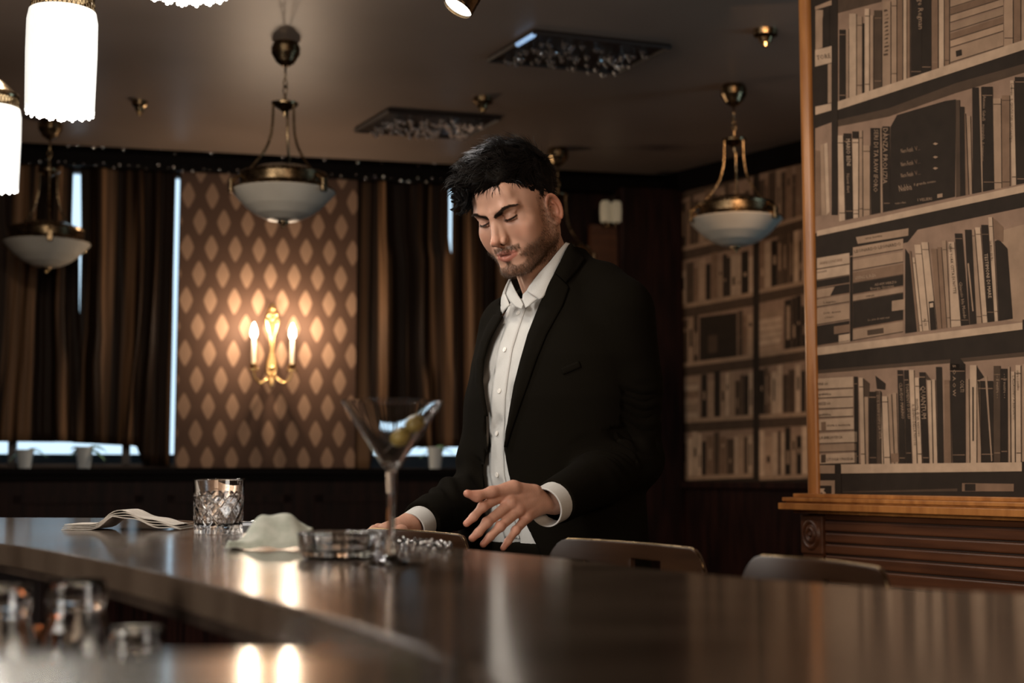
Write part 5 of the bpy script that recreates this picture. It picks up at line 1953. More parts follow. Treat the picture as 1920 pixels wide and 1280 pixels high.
def build_face_hair():
    P, N = sample_surf(beard_mask(HV) ** 1.3 * (0.4 + 0.6 * sst(-HV[:, 2], 0.04, 0.10)), 8000)
    D = N * 0.55 + np.array([0, 0.1, -0.8]) + rs.normal(0, 0.32, P.shape)
    D[:, 1] += np.where(P[:, 1] < 0.05, 0.45, 0.0)
    D /= np.linalg.norm(D, axis=1)[:, None]
    beard = blades(P, D, rs.uniform(0.004, 0.0085, len(P)), 0.00045, 2)
    # brows
    m = []
    a = np.array([[0.007, 0.0080], [0.018, 0.0130], [0.030, 0.0205], [0.042, 0.0220], [0.052, 0.0195]])
    zc = np.interp(np.abs(HV[:, 0]), a[:, 0], a[:, 1])
    wd_ = np.interp(np.abs(HV[:, 0]), [0.006, 0.012, 0.03, 0.053], [0.0034, 0.0046, 0.0036, 0.0012])
    ok = (np.abs(HV[:, 0]) > 0.0065) & (np.abs(HV[:, 0]) < 0.054) & (HV[:, 1] > 0.05)
    mk = np.exp(-((HV[:, 2] - zc) / wd_) ** 2 * 1.6) * ok
    mk[mk < 0.25] = 0
    P, N = sample_surf(mk, 3800)
    sgn = np.sign(P[:, 0])
    D = N * 0.30 + np.stack([sgn * 1.0, 0 * sgn, 0.35 - np.abs(P[:, 0]) * 14], 1) + rs.normal(0, 0.2, P.shape)
    D /= np.linalg.norm(D, axis=1)[:, None]
    brow = blades(P, D, rs.uniform(0.004, 0.008, len(P)), 0.00042, 2)
    # lashes of the lowered upper lid
    n = 110
    xs = rs.uniform(0.0205, 0.045, n) * rs.choice([-1, 1], n)
    ax_ = np.abs(xs)
    zz = -0.0040 + 0.0024 * ((ax_ - 0.032) / 0.012) ** 2
    yy = np.interp(ax_, [0.020, 0.0315, 0.0445], [0.0845, 0.0875, 0.0785])
    P = np.stack([xs, yy, zz], 1)
    D = np.stack([np.sign(xs) * (ax_ - 0.03) * 18, 0.9 + 0 * xs, -0.75 + 0 * xs], 1)
    D /= np.linalg.norm(D, axis=1)[:, None]
    lash = blades(P, D, rs.uniform(0.005, 0.008, n), 0.0007, 2)
    return beard, brow, lash


def build_hair():
    """scalp cap plus wavy locks combed forward and to his right"""
    cap_ = Vol((-0.10, -0.14, -0.07), (0.10, 0.14, 0.17), 0.0028)
    cap_.ell((0, -0.022, 0.046), (0.0795, 0.100, 0.083), 0.0)
    cap_.ell((0.0, 0.002, 0.082), (0.064, 0.084, 0.045), 0.02)
    cap_.ell((0.018, 0.064, 0.082), (0.046, 0.030, 0.026), 0.02)
    # hairline: cut everything in front of and below it
    X, Y, Z = cap_.xyz((slice(None),) * 3)
    aX = np.abs(X)
    hl = 0.066 - 0.45 * np.clip(aX - 0.036, 0, 1) - 1.7 * np.clip(aX - 0.056, 0, 1)
    hl = hl + (0.004 * np.sin(X * 150 + 1) + 0.003 * np.sin(X * 330)) * (aX < 0.045)
    ahead = Y - 0.030 + 0.55 * np.clip(0.030 - Z, 0, 1) - 0.6 * np.clip(Z - 0.03, 0, 1)
    cap_.A = np.maximum(cap_.A, np.minimum(ahead + 0 * X, hl - Z + 0 * Y))
    low = -(Z + 0.045 + 0.35 * np.clip(Y + 0.04, 0, 1)) + 0 * X + 0 * Y
    cap_.A = np.maximum(cap_.A, low)
    V, Q = cap_.skin()
    N = cap_.grad(V)
    lump = 0.0026 * np.sin(V[:, 0] * 160 + 3 * np.sin(V[:, 1] * 60)) * np.sin(V[:, 1] * 90 + 2 * np.sin(V[:, 2] * 70)) 
    V = V + N * lump[:, None]
    parts = [(V, Q)]
    # locks
    n = 5200
    w = np.clip(N[:, 2] * 0.5 + 0.6, 0.15, 1.2) * (V[:, 2] > -0.03) * (1 + 1.2 * (V[:, 1] > 0.0) * (V[:, 2] < 0.075))
    idx = rs.choice(len(V), n, p=w / w.sum())
    P = V[idx]
    Nn = N[idx]
    top = sst(P[:, 2], 0.045, 0.095)
    L = 0.010 + 0.032 * top + rs.uniform(0, 0.010, n) * top
    frontw = sst(P[:, 1], 0.02, 0.075) * top
    D = Nn * (0.22 + 0.30 * top)[:, None] + np.stack([0.75 * top + 0.3 * frontw, 0.55 * top - 0.25 * frontw - 0.45 * (1 - top), -0.70 * (1 - top) + 0.15 * top + 0.25 * frontw], 1)
    cl = np.round(P * 75).astype(int)                       # neighbours share a lock
    hsh = (cl[:, 0] * 73856093 ^ cl[:, 1] * 19349663 ^ cl[:, 2] * 83492791) & 1023
    ph = hsh / 1023 * 2 * PI
    D += Nn * (0.22 * top * (np.sin(7 * ph) > 0.2))[:, None] + rs.normal(0, 0.07, D.shape) + 0.24 * np.stack([np.cos(ph), np.sin(ph), np.sin(2 * ph)], 1)
    D /= np.linalg.norm(D, axis=1)[:, None]
    seg = 7
    VV = []
    p = P - Nn * 0.001
    d = D.copy()
    side = np.cross(d, Nn)
    side /= np.linalg.norm(side, axis=1)[:, None] + 1e-9
    for s in range(seg + 1):
        t = s / seg
        wd2 = 0.0015 * (1 - t * 0.85) * (0.6 + 0.4 * top)
        VV += [p - side * wd2[:, None], p + side * wd2[:, None]]
        wave = np.cos(t * (8.0 + 2 * np.sin(ph)) + ph) * 0.60 * top
        nd_ = d + side * wave[:, None] + np.array([0, 0, -0.42]) * (t * (0.5 + 0.5 * frontw))[:, None]
        nd_ /= np.linalg.norm(nd_, axis=1)[:, None]
        d = nd_
        p = p + d * (L / seg)[:, None]
        # keep clear of the scalp
        s_ = cap_.sample(p)
        g = cap_.grad(p)
        push = np.clip(0.0015 - s_, 0, 0.01) * (p[:, 2] > 0.0)
        p = p + g * push[:, None]
    VV = np.stack(VV, 1).reshape(-1, 3)
    b = np.arange(n)[:, None] * (2 * (seg + 1))
    QQ = np.concatenate([b + np.array([[2 * s, 2 * s + 1, 2 * s + 3, 2 * s + 2]]) for s in range(seg)])
    parts.append((VV, QQ))
    # loose curls hanging over the right side of the forehead
    for i in range(46):
        big = i < 34
        r0 = np.array([rs.uniform(0.030, 0.066), rs.uniform(0.058, 0.092), rs.uniform(0.058, 0.090)]) if big else np.array([rs.uniform(0.030, 0.045), 0.098, 0.074])
        a0 = rs.uniform(0, 6.28)
        rr = rs.uniform(0.006, 0.011)
        ln = rs.uniform(0.022, 0.046) if big else 0.030
        for j in range(9):
            o = rs.normal(0, 0.0011, 3)
            pts = []
            for s in range(13):
                t = s / 12
                pts.append(r0 + o + np.array([0.012 * t + rr * math.cos(a0 + t * 5.2) - rr * math.cos(a0), 0.010 * math.sin(t * 2.4), -ln * t + rr * math.sin(a0 + t * 5.2) - rr * math.sin(a0) + 0.006 * math.sin(t * PI)]))
            pts = np.array(pts)
            dd = np.gradient(pts, axis=0)
            sd = np.cross(dd, np.array([0.2, 1, 0.1]))
            sd /= np.linalg.norm(sd, axis=1)[:, None] + 1e-9
            ww = (0.0010 * (1 - np.linspace(0, 1, 13) * 0.8))[:, None]
            v = np.stack([pts - sd * ww, pts + sd * ww], 1).reshape(-1, 3)
            q = np.array([[2 * s, 2 * s + 1, 2 * s + 3, 2 * s + 2] for s in range(12)])
            parts.append((v, q))
    return join_np(parts)

# ---------------------------------------------------------------- clothes and limbs, world space
suit_m = noise_color(mat('suit_cloth', (0.012, 0.010, 0.007), 0.95, spec=0.06), (0.0034, 0.0026, 0.0015), (0.0060, 0.0048, 0.0030), 1600, detail=2, bump=0.12)
shirt_m = noise_color(mat('shirt_cloth', (0.62, 0.58, 0.52), 0.75, spec=0.3), (0.50, 0.495, 0.475), (0.56, 0.555, 0.535), 900, detail=2, bump=0.05)
shoe_m = mat('shoe_leather', (0.01, 0.008, 0.007), 0.25)
button_m = mat('shirt_button', (0.72, 0.70, 0.66), 0.25)
YAW = math.radians(45)
TF = np.array([-math.sin(YAW), -math.cos(YAW), 0])      # the way his chest faces
TL = np.array([math.cos(YAW), -math.sin(YAW), 0])       # towards his left
T0 = np.array([0.105, 2.885, 0])


def tp(l, f_, z):
    return T0 + TL * l + TF * f_ + np.array([0, 0, z])


# z, half width, half depth, shift forward
TORSO = np.array([
    (0.70, 0.172, 0.130, -0.020), (0.85, 0.178, 0.128, -0.010), (0.95, 0.176, 0.124, 0.000), (1.05, 0.168, 0.120, 0.010),
    (1.15, 0.164, 0.120, 0.016), (1.25, 0.170, 0.124, 0.018), (1.35, 0.180, 0.128, 0.014), (1.43, 0.178, 0.122, 0.006),
    (1.49, 0.160, 0.108, 0.000), (1.53, 0.130, 0.094, -0.004), (1.57, 0.090, 0.080, 0.006), (1.61, 0.066, 0.066, 0.026), (1.66, 0.046, 0.050, 0.042), (1.70, 0.040, 0.045, 0.046)])


def loft(vol, T, off, k=0.02, mode='add', zlo=0.0, zhi=9.0, hem=None):
    s = (slice(None),) * 3
    X, Y, Z = vol.xyz(s)
    z = vol.ax[2]
    a = np.interp(z, T[:, 0], T[:, 1])[None, None, :] + off
    b = np.interp(z, T[:, 0], T[:, 2])[None, None, :] + off
    sh = np.interp(z, T[:, 0], T[:, 3])[None, None, :]
    l = (X - T0[0]) * TL[0] + (Y - T0[1]) * TL[1]
    f_ = (X - T0[0]) * TF[0] + (Y - T0[1]) * TF[1] - sh
    p = 2.35
    rho = (np.abs(l / a) ** p + np.abs(f_ / b) ** p + 1e-9) ** (1 / p)
    d = (rho - 1) * np.minimum(a, b) * 0.95
    d = np.maximum(d, np.maximum(zlo - Z, Z - zhi) + 0 * d)
    vol.op(d.astype(np.float32), s, k, mode)


SHL, SHR = tp(0.147, -0.006, 1.512), tp(-0.146, 0.004, 1.500)     # shoulder joints
ELL = np.array([0.240, 2.800, 1.232])
WRL = np.array([0.086, 2.585, 1.156])
ELR = np.array([-0.055, 2.950, 1.180])
WRR = np.array([-0.188, 2.680, 1.100])


def lerp(a, b, t):
    return np.asarray(a) * (1 - t) + np.asarray(b) * t


# jacket: outside skin
jk = Vol((-0.28, 2.50, 0.76), (0.42, 3.20, 1.72), 0.0045)
loft(jk, TORSO, 0.020, 0.0, zlo=0.80, zhi=1.655)
jk.chain([tp(0.045, 0.004, 1.592), tp(0.100, -0.006, 1.574), SHL + [0, 0, 0.026]], [0.040, 0.044, 0.047], 0.03)
jk.chain([tp(-0.125, 0.060, 1.36), tp(-0.140, 0.085, 1.22), tp(-0.140, 0.092, 1.02), tp(-0.140, 0.092, 0.84)], [0.040, 0.050, 0.050, 0.050], 0.04)
jk.cap(tp(-0.040, -0.02, 1.575), SHR + [0, 0, 0.024], 0.040, 0.046, 0.03)
for S_, E_, W_ in ((SHL, ELL, WRL), (SHR, ELR, WRR)):
    cuff = lerp(W_, E_, -0.05 if W_ is WRL else 0.13)
    jk.chain([S_ + [0, 0, 0.004], lerp(S_, E_, 0.5), E_], [0.069, 0.064, 0.056], 0.025)
    jk.chain([E_, lerp(E_, cuff, 0.5), cuff], [0.056, 0.050, 0.0415], 0.018)
JOUT = jk.A.copy()
jo = Vol((-0.28, 2.50, 0.76), (0.42, 3.20, 1.72), 0.0045)
jo.A = JOUT


def surf_hit(vol, px, py, d0=2.2, d1=3.1, off=0.0):
    """where the line of sight through pixel (px, py) meets the volume's skin"""
    px, py = np.atleast_1d(px).astype(float), np.atleast_1d(py).astype(float)
    R_ = np.array([tuple(ray(a, b)) for a, b in zip(px, py)])
    c = np.array([0, 0, CAM_Z])
    t = np.full(len(px), d0)
    done = np.zeros(len(px), bool)
    best, tb_ = np.full(len(px), 9.0), t.copy()
    for _ in range(420):
        p = c + R_ * t[:, None]
        s = vol.sample(p) - off
        nb = s < best
        best, tb_ = np.where(nb, s, best), np.where(nb, t, tb_)
        done |= s < 0.0004
        t = np.where(done, t, t + np.clip(s * 0.6, 0.0006, 0.02))
        if done.all() or (t > d1).all():
            break
    t = np.where(done & (t < d1), t, tb_)
    return c + R_ * t[:, None]


def poly_mask(PX, PY, poly):
    inside = np.zeros(PX.shape, bool)
    n = len(poly)
    for i in range(n):
        x1, y1 = poly[i]
        x2, y2 = poly[(i + 1) % n]
        c = ((y1 > PY) != (y2 > PY)) & (PX < (x2 - x1) * (PY - y1) / (y2 - y1 + 1e-9) + x1)
        inside ^= c
    return inside


def poly_dist(PX, PY, poly):
    """signed distance (pixels) to a closed outline, negative inside"""
    D = np.full(PX.shape, 1e9)
    n = len(poly)
    for i in range(n):
        a, b = np.array(poly[i], float), np.array(poly[(i + 1) % n], float)
        d = b - a
        t = np.clip(((PX - a[0]) * d[0] + (PY - a[1]) * d[1]) / (d @ d + 1e-9), 0, 1)
        D = np.minimum(D, np.hypot(PX - a[0] - t * d[0], PY - a[1] - t * d[1]))
    return np.where(poly_mask(PX, PY, poly), -D, D)


def project(P):
    X, Y, Z = P[..., 0], P[..., 1], P[..., 2] - CAM_Z
    d = Y * CP + Z * SP
    return 960 + F_PX * X / d, 640 - F_PX * (-Y * SP + Z * CP) / d


# the open front, as it lies on the chest
OPEN = [(1085, 440), (1067, 457), (1033, 523), (1012, 570), (989, 626), (964, 720), (957, 762), (947, 812), (945, 841), (952, 880), (960, 915), (975, 960), (1000, 1010), (1030, 1070),
        (1030, 1200), (860, 1200), (870, 1100), (890, 1010), (905, 960), (912, 914), (907, 880), (913, 841), (911, 767), (904, 742), (900, 717), (901, 681), (913, 641), (927, 615), (943, 586), (930, 540), (950, 480), (1000, 430)]
X, Y, Z = jk.xyz((slice(None),) * 3)
Pg = np.stack(np.broadcast_arrays(X, Y, Z), -1)
fr = (Pg[..., 0] - T0[0]) * TF[0] + (Pg[..., 1] - T0[1]) * TF[1]
u_, v_ = project(Pg)
od = poly_dist(u_[::2, ::2, ::2], v_[::2, ::2, ::2], OPEN)
od = np.repeat(np.repeat(np.repeat(od, 2, 0), 2, 1), 2, 2)[:u_.shape[0], :u_.shape[1], :u_.shape[2]]
del od
od = poly_dist(u_, v_, OPEN) / F_PX * 2.8
ll = (Pg[..., 0] - T0[0]) * TL[0] + (Pg[..., 1] - T0[1]) * TL[1]
cut = np.maximum(np.maximum(od, 0.02 - fr), -0.135 - ll)
thick = np.where((ll < -0.04) & (Pg[..., 2] < 1.40), 0.065, 0.009)
shell = np.maximum(JOUT, -(JOUT + thick)).astype(np.float32)          # 9 mm of cloth
jk.A = np.maximum(shell, -cut.astype(np.float32))
# neck hole and sleeve ends, hem
NB = tp(0, -0.022, 1.56)
jk.cap((0.082, 2.862, 1.535), (0.050, 2.868, 1.72), 0.078, 0.074, 0.006, 'sub')
for W_, E_ in ((WRL, ELL), (WRR, ELR)):
    cuff = lerp(W_, E_, -0.06 if W_ is WRL else 0.12)
    dr = (W_ - E_) / np.linalg.norm(W_ - E_)
    s = jk.sl(cuff - 0.08, cuff + 0.08, 0.0)
    X, Y, Z = jk.xyz(s)
    pl = (X - cuff[0]) * dr[0] + (Y - cuff[1]) * dr[1] + (Z - cuff[2]) * dr[2]
    jk.A[s] = np.maximum(jk.A[s], pl)
Zm = jk.ax[2][None, None, :]
jk.A = np.maximum(jk.A, 0.80 - Zm + 0 * jk.A)
JV, JQ = jk.skin()


def wrinkle(V, N, a, b, amp, n, lo, hi, side, skew, seed):
    """cloth folds across a sleeve between joints a and b, strongest on one side"""
    d = b - a
    L = np.linalg.norm(d)
    d = d / L
    t = (V - a) @ d / L
    rad = V - a - np.outer((V - a) @ d, d)
    rn = rad / (np.linalg.norm(rad, axis=1)[:, None] + 1e-9)
    sd = rn @ (side / np.linalg.norm(side))
    bi = np.cross(d, side / np.linalg.norm(side))
    ph = t + skew * (rn @ bi) + 0.03 * np.sin(sd * 5 + seed) + 0.05 * np.sin(t * 9 + seed)
    near = (np.linalg.norm(rad, axis=1) < 0.085)
    m = near * sst(t, lo, lo + 0.12) * sst(hi - t, 0, 0.15) * (0.25 + 0.75 * sst(sd, -0.5, 0.9))
    w = np.sin(ph * n * PI + seed)
    return N * ((np.sign(w) * np.abs(w) ** 0.8 * 0.5 - 0.5) * amp * m)[:, None]


JN = jk.grad(JV)
inL = np.array([-0.5, -0.8, 0.2])
inR = np.array([-0.3, -0.8, 0.5])
JV = JV + wrinkle(JV, JN, SHL, ELL, 0.0085, 13, 0.45, 1.10, inL, 0.22, 1.0) + wrinkle(JV, JN, ELL, WRL, 0.0075, 11, -0.12, 0.62, inL * [1, 1, -1] + np.array([0.2, 0, 1.2]), -0.25, 2.2)
JV = JV + wrinkle(JV, JN, ELR, WRR, 0.006, 10, -0.05, 0.75, inR + np.array([0, 0, 0.8]), 0.2, 0.7)

# shirt
sh_ = Vol((-0.26, 2.50, 0.80), (0.42, 3.16, 1.66), 0.0045)
loft(sh_, TORSO, 0.004, 0.0, zlo=0.82, zhi=1.555)
for i in range(6):        # soft pulls in the cotton
    z = 1.43 - 0.062 * i
    sgn = 1 if i % 2 else -1
    sh_.cap(tp(-0.02 + 0.02 * sgn, 0.140, z), tp(0.045 * sgn - 0.05, 0.128, z - 0.035 - 0.01 * (i % 3)), 0.005, 0.003, 0.020, 'sub')
SV, SQ = sh_.skin()
keep = SV[:, 2] > 0.8


# collar stand and fall: a folded band round the neck
NECKW = lerp(tp(0, -0.004, 1.555), h2w(np.array([0, -0.030, -0.050])), 0.30)


def sheet(outline, nu, base_vol, off, thick, d0=2.2):
    """cloth piece: pixel outline filled with a grid, laid on a volume, given thickness"""
    xs = [p[0] for p in outline]
    ys = [p[1] for p in outline]
    # build by strips between two edge polylines: outline is (left edge, right edge) lists
    raise NotImplementedError


def strip(left, right, nv, vol, off, thick, d0=2.2, d1=3.2, bulge=0.0):
    """cloth laid between two pixel edges (same number of points each), resting `off` above the volume"""
    nu = len(left)
    V = []
    grid = []
    for i in range(nu):
        for j in range(nv + 1):
            t = j / nv
            grid.append((left[i][0] * (1 - t) + right[i][0] * t, left[i][1] * (1 - t) + right[i][1] * t))
    g = np.array(grid)
    Pt = surf_hit(vol, g[:, 0], g[:, 1], d0, d1, off + thick)
    view = Pt - np.array([0, 0, CAM_Z])
    view /= np.linalg.norm(view, axis=1)[:, None]
    N = vol.grad(Pt)
    Pt = Pt + N * (bulge * np.sin(np.tile(np.linspace(0, PI, nv + 1), nu))[:, None])
    Pb = Pt - N * thick
    V = np.concatenate([Pt, Pb])
    F_ = []
    w = nv + 1
    o = len(Pt)
    for i in range(nu - 1):
        for j in range(nv):
            a = i * w + j
            F_.append((a, a + w, a + w + 1, a + 1))
            F_.append((o + a, o + a + 1, o + a + w + 1, o + a + w))
    rim = [i * w for i in range(nu)] + [(nu - 1) * w + j for j in range(1, w)] + [i * w + nv for i in range(nu - 2, -1, -1)] + [j for j in range(nv - 1, 0, -1)]
    for a, b in zip(rim, rim[1:] + rim[:1]):
        F_.append((b, a, o + a, o + b))
    return V, F_


def resample(pts, n):
    pts = np.array(pts, float)
    d = np.r_[0, np.cumsum(np.hypot(*np.diff(pts, axis=0).T))]
    t = np.linspace(0, d[-1], n)
    return list(zip(np.interp(t, d, pts[:, 0]), np.interp(t, d, pts[:, 1])))


def cloth(name, left, right, nu, nv, vol, off, thick, m, parent, **kw):
    V, F_ = strip(resample(left, nu), resample(right, nu), nv, vol, off, thick, **{k: v for k, v in kw.items() if k in ('d0', 'd1', 'bulge')})
    me = mesh(name, V, F_, True)
    bm = bmesh.new()
    bm.from_mesh(me)
    bmesh.ops.recalc_face_normals(bm, faces=bm.faces)
    bm.to_mesh(me)
    bm.free()
    o = ob(name, me, m, parent)
    return o


# ---------------------------------------------------------------- hands
hv = []


def hand_left():
    v = Vol((-0.15, 2.36, 1.03), (0.13, 2.64, 1.21), 0.0017)
    P = lambda x, y, d: np.array(tuple(at(x, y, d)))
    wr = P(1040, 938, 2.585)
    thumb = [P(1000, 922, 2.535), P(962, 914, 2.505), P(922, 922, 2.478), P(894, 930, 2.462), P(876, 925, 2.452)]
    index = [P(1005, 923, 2.545), P(938, 931, 2.500), P(905, 950, 2.472), P(888, 969, 2.462), P(875, 981, 2.458)]
    mid = [P(1010, 932, 2.548), P(957, 944, 2.500), P(913, 979, 2.468), P(897, 998, 2.460), P(885.5, 1009, 2.458)]
    ring = [P(1014, 939, 2.552), P(972, 957, 2.508), P(938, 987, 2.474), P(919, 1006, 2.464), P(906, 1020, 2.460)]
    pink = [P(1018, 947, 2.556), P(988, 970, 2.520), P(967, 994, 2.490), P(953, 1014, 2.478), P(943.5, 1027, 2.472)]
    v.chain([P(1066, 931, 2.62), wr], [0.022, 0.0235], 0.01)
    v.cap(wr, lerp(index[1], pink[1], 0.5), 0.0225, 0.016, 0.012)
    v.chain(thumb, [0.013, 0.0120, 0.0090, 0.0086, 0.0068], 0.008)
    for c, r0 in ((index, 0.0082), (mid, 0.0084), (ring, 0.0080), (pink, 0.0073)):
        v.cap(c[0], c[1], 0.0125, r0 + 0.0022, 0.010)
        v.chain(c[1:], [r0 + 0.0018, r0 - 0.0002, r0 - 0.0010, r0 - 0.0020], 0.004)
        v.ell(tuple(c[2]), (r0 + 0.0004,) * 3, 0.004)          # knuckle
        v.ell(tuple(c[1] + np.array([0, -0.003, 0.003])), (r0 + 0.0005,) * 3, 0.006)
        v.cap(c[0] + np.array([0, -0.0145, 0.0075]), c[1] + np.array([0, -0.0085, 0.0055]), 0.0018, 0.0022, 0.006)   # tendon
        # crease lines over the middle knuckle
        dr = (c[2] - c[1]) / np.linalg.norm(c[2] - c[1])
    # webs
    v.cap(lerp(thumb[1], thumb[2], 0.3), lerp(index[0], index[1], 0.7), 0.007, 0.007, 0.010)
    fing = [thumb[2:], index[1:], mid[1:], ring[1:], pink[1:]]
    return v, fing


def hand_right():
    v = Vol((-0.34, 2.48, 1.03), (-0.12, 2.80, 1.17), 0.0019)
    P = lambda x, y, d: np.array(tuple(at(x, y, d)))
    wr = P(768, 984, 2.680)
    v.chain([P(796, 980, 2.740), wr], [0.022, 0.021], 0.01)
    kn = P(722, 996, 2.615)
    v.cap(wr, kn, 0.0215, 0.0150, 0.012)
    base = [P(716, 1001, 2.575), P(718, 998, 2.600), P(722, 995, 2.625), P(728, 992, 2.648)]
    tips = [P(690, 1011, 2.545), P(682, 1008, 2.570), P(682, 1006, 2.602), P(690, 1003, 2.630)]
    for b_, t_ in zip(base, tips):
        m1 = lerp(b_, t_, 0.5) + np.array([0, 0, 0.006])
        v.cap(wr, b_, 0.013, 0.011, 0.01)
        v.chain([b_, m1, t_], [0.0108, 0.0095, 0.0075], 0.004)
    th = [P(752, 996, 2.600), P(738, 1004, 2.555), P(722, 1010, 2.530)]
    v.chain(th, [0.0130, 0.0110, 0.0080], 0.008)
    return v


def nail(c, r, n_, d_):
    """small nail plate: centre, half sizes, normal, finger direction"""
    n_ = n_ / np.linalg.norm(n_)
    d_ = d_ - n_ * (d_ @ n_)
    d_ /= np.linalg.norm(d_)
    s_ = np.cross(n_, d_)
    V, F_ = [], []
    for i in range(7):
        u = -1 + i / 3
        for j in range(5):
            w = -1 + j / 2
            wid = 1 - 0.25 * max(0, u) ** 2
            V.append(c + d_ * u * r[0] + s_ * w * r[1] * wid + n_ * (r[2] * (1 - 0.9 * w * w) - 0.0004 * u * u))
    for i in range(6):
        for j in range(4):
            a = i * 5 + j
            F_.append((a, a + 5, a + 6, a + 1))
    return V, F_

def build_person():
    root = thing('person', 'man in a black suit and open-necked white shirt looking down beyond the bar', 'person', (0.105, 2.885, 0))
    Mi = Matrix.Translation(-root.location)

    def put(name, me, m, parent=root, **kw):
        me.transform(Mi)
        return ob(name, me, m, parent, **kw)

    # ---- one skin: head and neck, hands and forearms, trunk and legs under the clothes
    hl_v, fing = hand_left()
    hr_v = hand_right()
    core = Vol((-0.25, 2.55, 0.02), (0.45, 3.20, 1.62), 0.010)
    loft(core, TORSO, -0.012, 0.0, zlo=0.72, zhi=1.56)
    for S_, E_, W_ in ((SHL, ELL, WRL), (SHR, ELR, WRR)):
        core.chain([S_, E_, lerp(E_, W_, 0.93)], [0.045, 0.033, 0.022], 0.02)
    HPL, HPR = tp(0.09, -0.02, 0.90), tp(-0.09, -0.02, 0.90)
    KNL, KNR = tp(0.105, 0.01, 0.50), tp(-0.10, 0.06, 0.50)
    ANL, ANR = tp(0.11, -0.02, 0.09), tp(-0.11, 0.04, 0.09)
    for h_, k_, a_ in ((HPL, KNL, ANL), (HPR, KNR, ANR)):
        core.chain([h_, k_, a_], [0.085, 0.052, 0.036], 0.03)
        core.chain([a_ + [0, 0, -0.045], a_ + TF * 0.16 + [0, 0, -0.055]], [0.030, 0.020], 0.02)
    parts, cols = [(HW, HQ)], [body_root_cols]
    base = np.array([0.50, 0.275, 0.195])
    for v in (hl_v, hr_v, core):
        V, Q = v.skin()
        c = np.tile(base, (len(V), 1))
        if v is not core:
            c *= (1 + 0.07 * fbm(V, 110) + 0.04 * fbm(V, 420))[:, None]
            # redder knuckles and finger ends
            if v is hl_v:
                for ch in fing:
                    for q, w_, r_ in ((ch[-1], 0.65, 0.014), (ch[min(1, len(ch) - 2)], 0.45, 0.010), (ch[0], 0.3, 0.013)):
                        g = (np.exp(-((V - q) ** 2).sum(1) / r_ ** 2) * w_)[:, None]
                        c = c * (1 - g) + np.array([0.52, 0.20, 0.135]) * g
        parts.append((V, Q))
        cols.append(c)
    V, Q = join_np(parts)
    me = np_mesh('body', V, Q)
    set_col(me, np.concatenate(cols))
    put('body', me, skin_m)
    # ---- hair
    beard, brow, lash = build_face_hair()
    put('hair', np_mesh('hair', h2w(build_hair()[0]) if False else h2w(HAIR[0]), HAIR[1]), hair_m, label='short dark wavy hair falling over the forehead')
    o = put('beard', np_mesh('beard', h2w(beard[0]), beard[1]), beard_m)
    o['kind'] = 'stuff'
    o = put('eyebrows', np_mesh('eyebrows', h2w(brow[0]), brow[1]), brow_m)
    o['kind'] = 'stuff'
    o = put('eyelashes', np_mesh('eyelashes', h2w(lash[0]), lash[1]), hair_m)
    o['kind'] = 'stuff'
    # ---- shirt
    shirt = put('shirt', np_mesh('shirt', SV, SQ), shirt_m)
    jacket = put('jacket', np_mesh('jacket', JV, JQ), suit_m)

    def cput(name, left, right, nu, nv, vol, off, thick, m, parent, **kw):
        o = cloth(name, left, right, nu, nv, vol, off, thick, m, None, **kw)
        o.data.transform(Mi)
        o.parent = parent
        return o
    # button placket down the shirt front
    pl = [(974, 572), (958, 620), (947, 655), (940, 700), (934, 745), (932, 800), (931, 850), (932, 890), (940, 930), (952, 975), (960, 1010)]
    cput('placket', [(x - 14, y) for x, y in pl], [(x + 13, y) for x, y in pl], 60, 6, sh_, 0.0004, 0.0014, shirt_m, shirt)
    for x, y in ((972, 587), (946.5, 655.5), (936.5, 733), (931.5, 812.5), (932, 890), (944, 950)):
        p = surf_hit(sh_, [x], [y], off=0.0022)[0]
        n_ = sh_.grad(p[None])[0]
        q = Vector(n_).to_track_quat('Z', 'Y').to_matrix().to_4x4()
        b = MB().lathe([(0.0001, 0.0012), (0.0030, 0.0012), (0.0046, 0.0020), (0.0052, 0.0012), (0.0052, 0.0), (0.0001, 0.0)], 16, M=Matrix.Translation(p) @ q)
        for i in range(4):
            an = PI / 4 + i * PI / 2
            b.lathe([(0.0001, 0.0016), (0.0007, 0.0016), (0.0007, 0.0008)], 6, c=(0.0015 * math.cos(an), 0.0015 * math.sin(an), 0), M=Matrix.Translation(p) @ q)
        put('button', b.me(), button_m, shirt)
    # collar: stand round the neck plus two falls
    cn = Vol((-0.10, 2.62, 1.44), (0.26, 3.06, 1.74), 0.003)
    cn.A[:] = 0.08
    a0 = tp(0, 0.004, 1.47)
    a1 = lerp(tp(0, -0.020, 1.60), np.array([0.085, 2.885, 1.60]), 0.5)
    cn.cap((0.075, 2.855, 1.47), (0.048, 2.868, 1.70), 0.089, 0.064, 0.0)
    s = (slice(None),) * 3
    X, Y, Z = cn.xyz(s)
    PP = np.stack(np.broadcast_arrays(X, Y, Z), -1)
    cn.A = np.minimum(cn.A, sh_.sample(PP.reshape(-1, 3)).reshape(cn.A.shape)).astype(np.float32)
    collar = cput('collar', COL_NEAR_IN, COL_NEAR_OUT, 36, 10, cn, 0.003, 0.0022, shirt_m, shirt, bulge=0.003)
    cput('collar', COL_FAR_IN, COL_FAR_OUT, 26, 8, cn, 0.003, 0.0022, shirt_m, shirt, bulge=0.002)
    cput('collar_stand', ST_A_IN, ST_A_OUT, 20, 6, cn, 0.0005, 0.0018, shirt_m, shirt)
    cput('collar_stand', ST_B_IN, ST_B_OUT, 20, 6, cn, 0.0005, 0.0018, shirt_m, shirt)
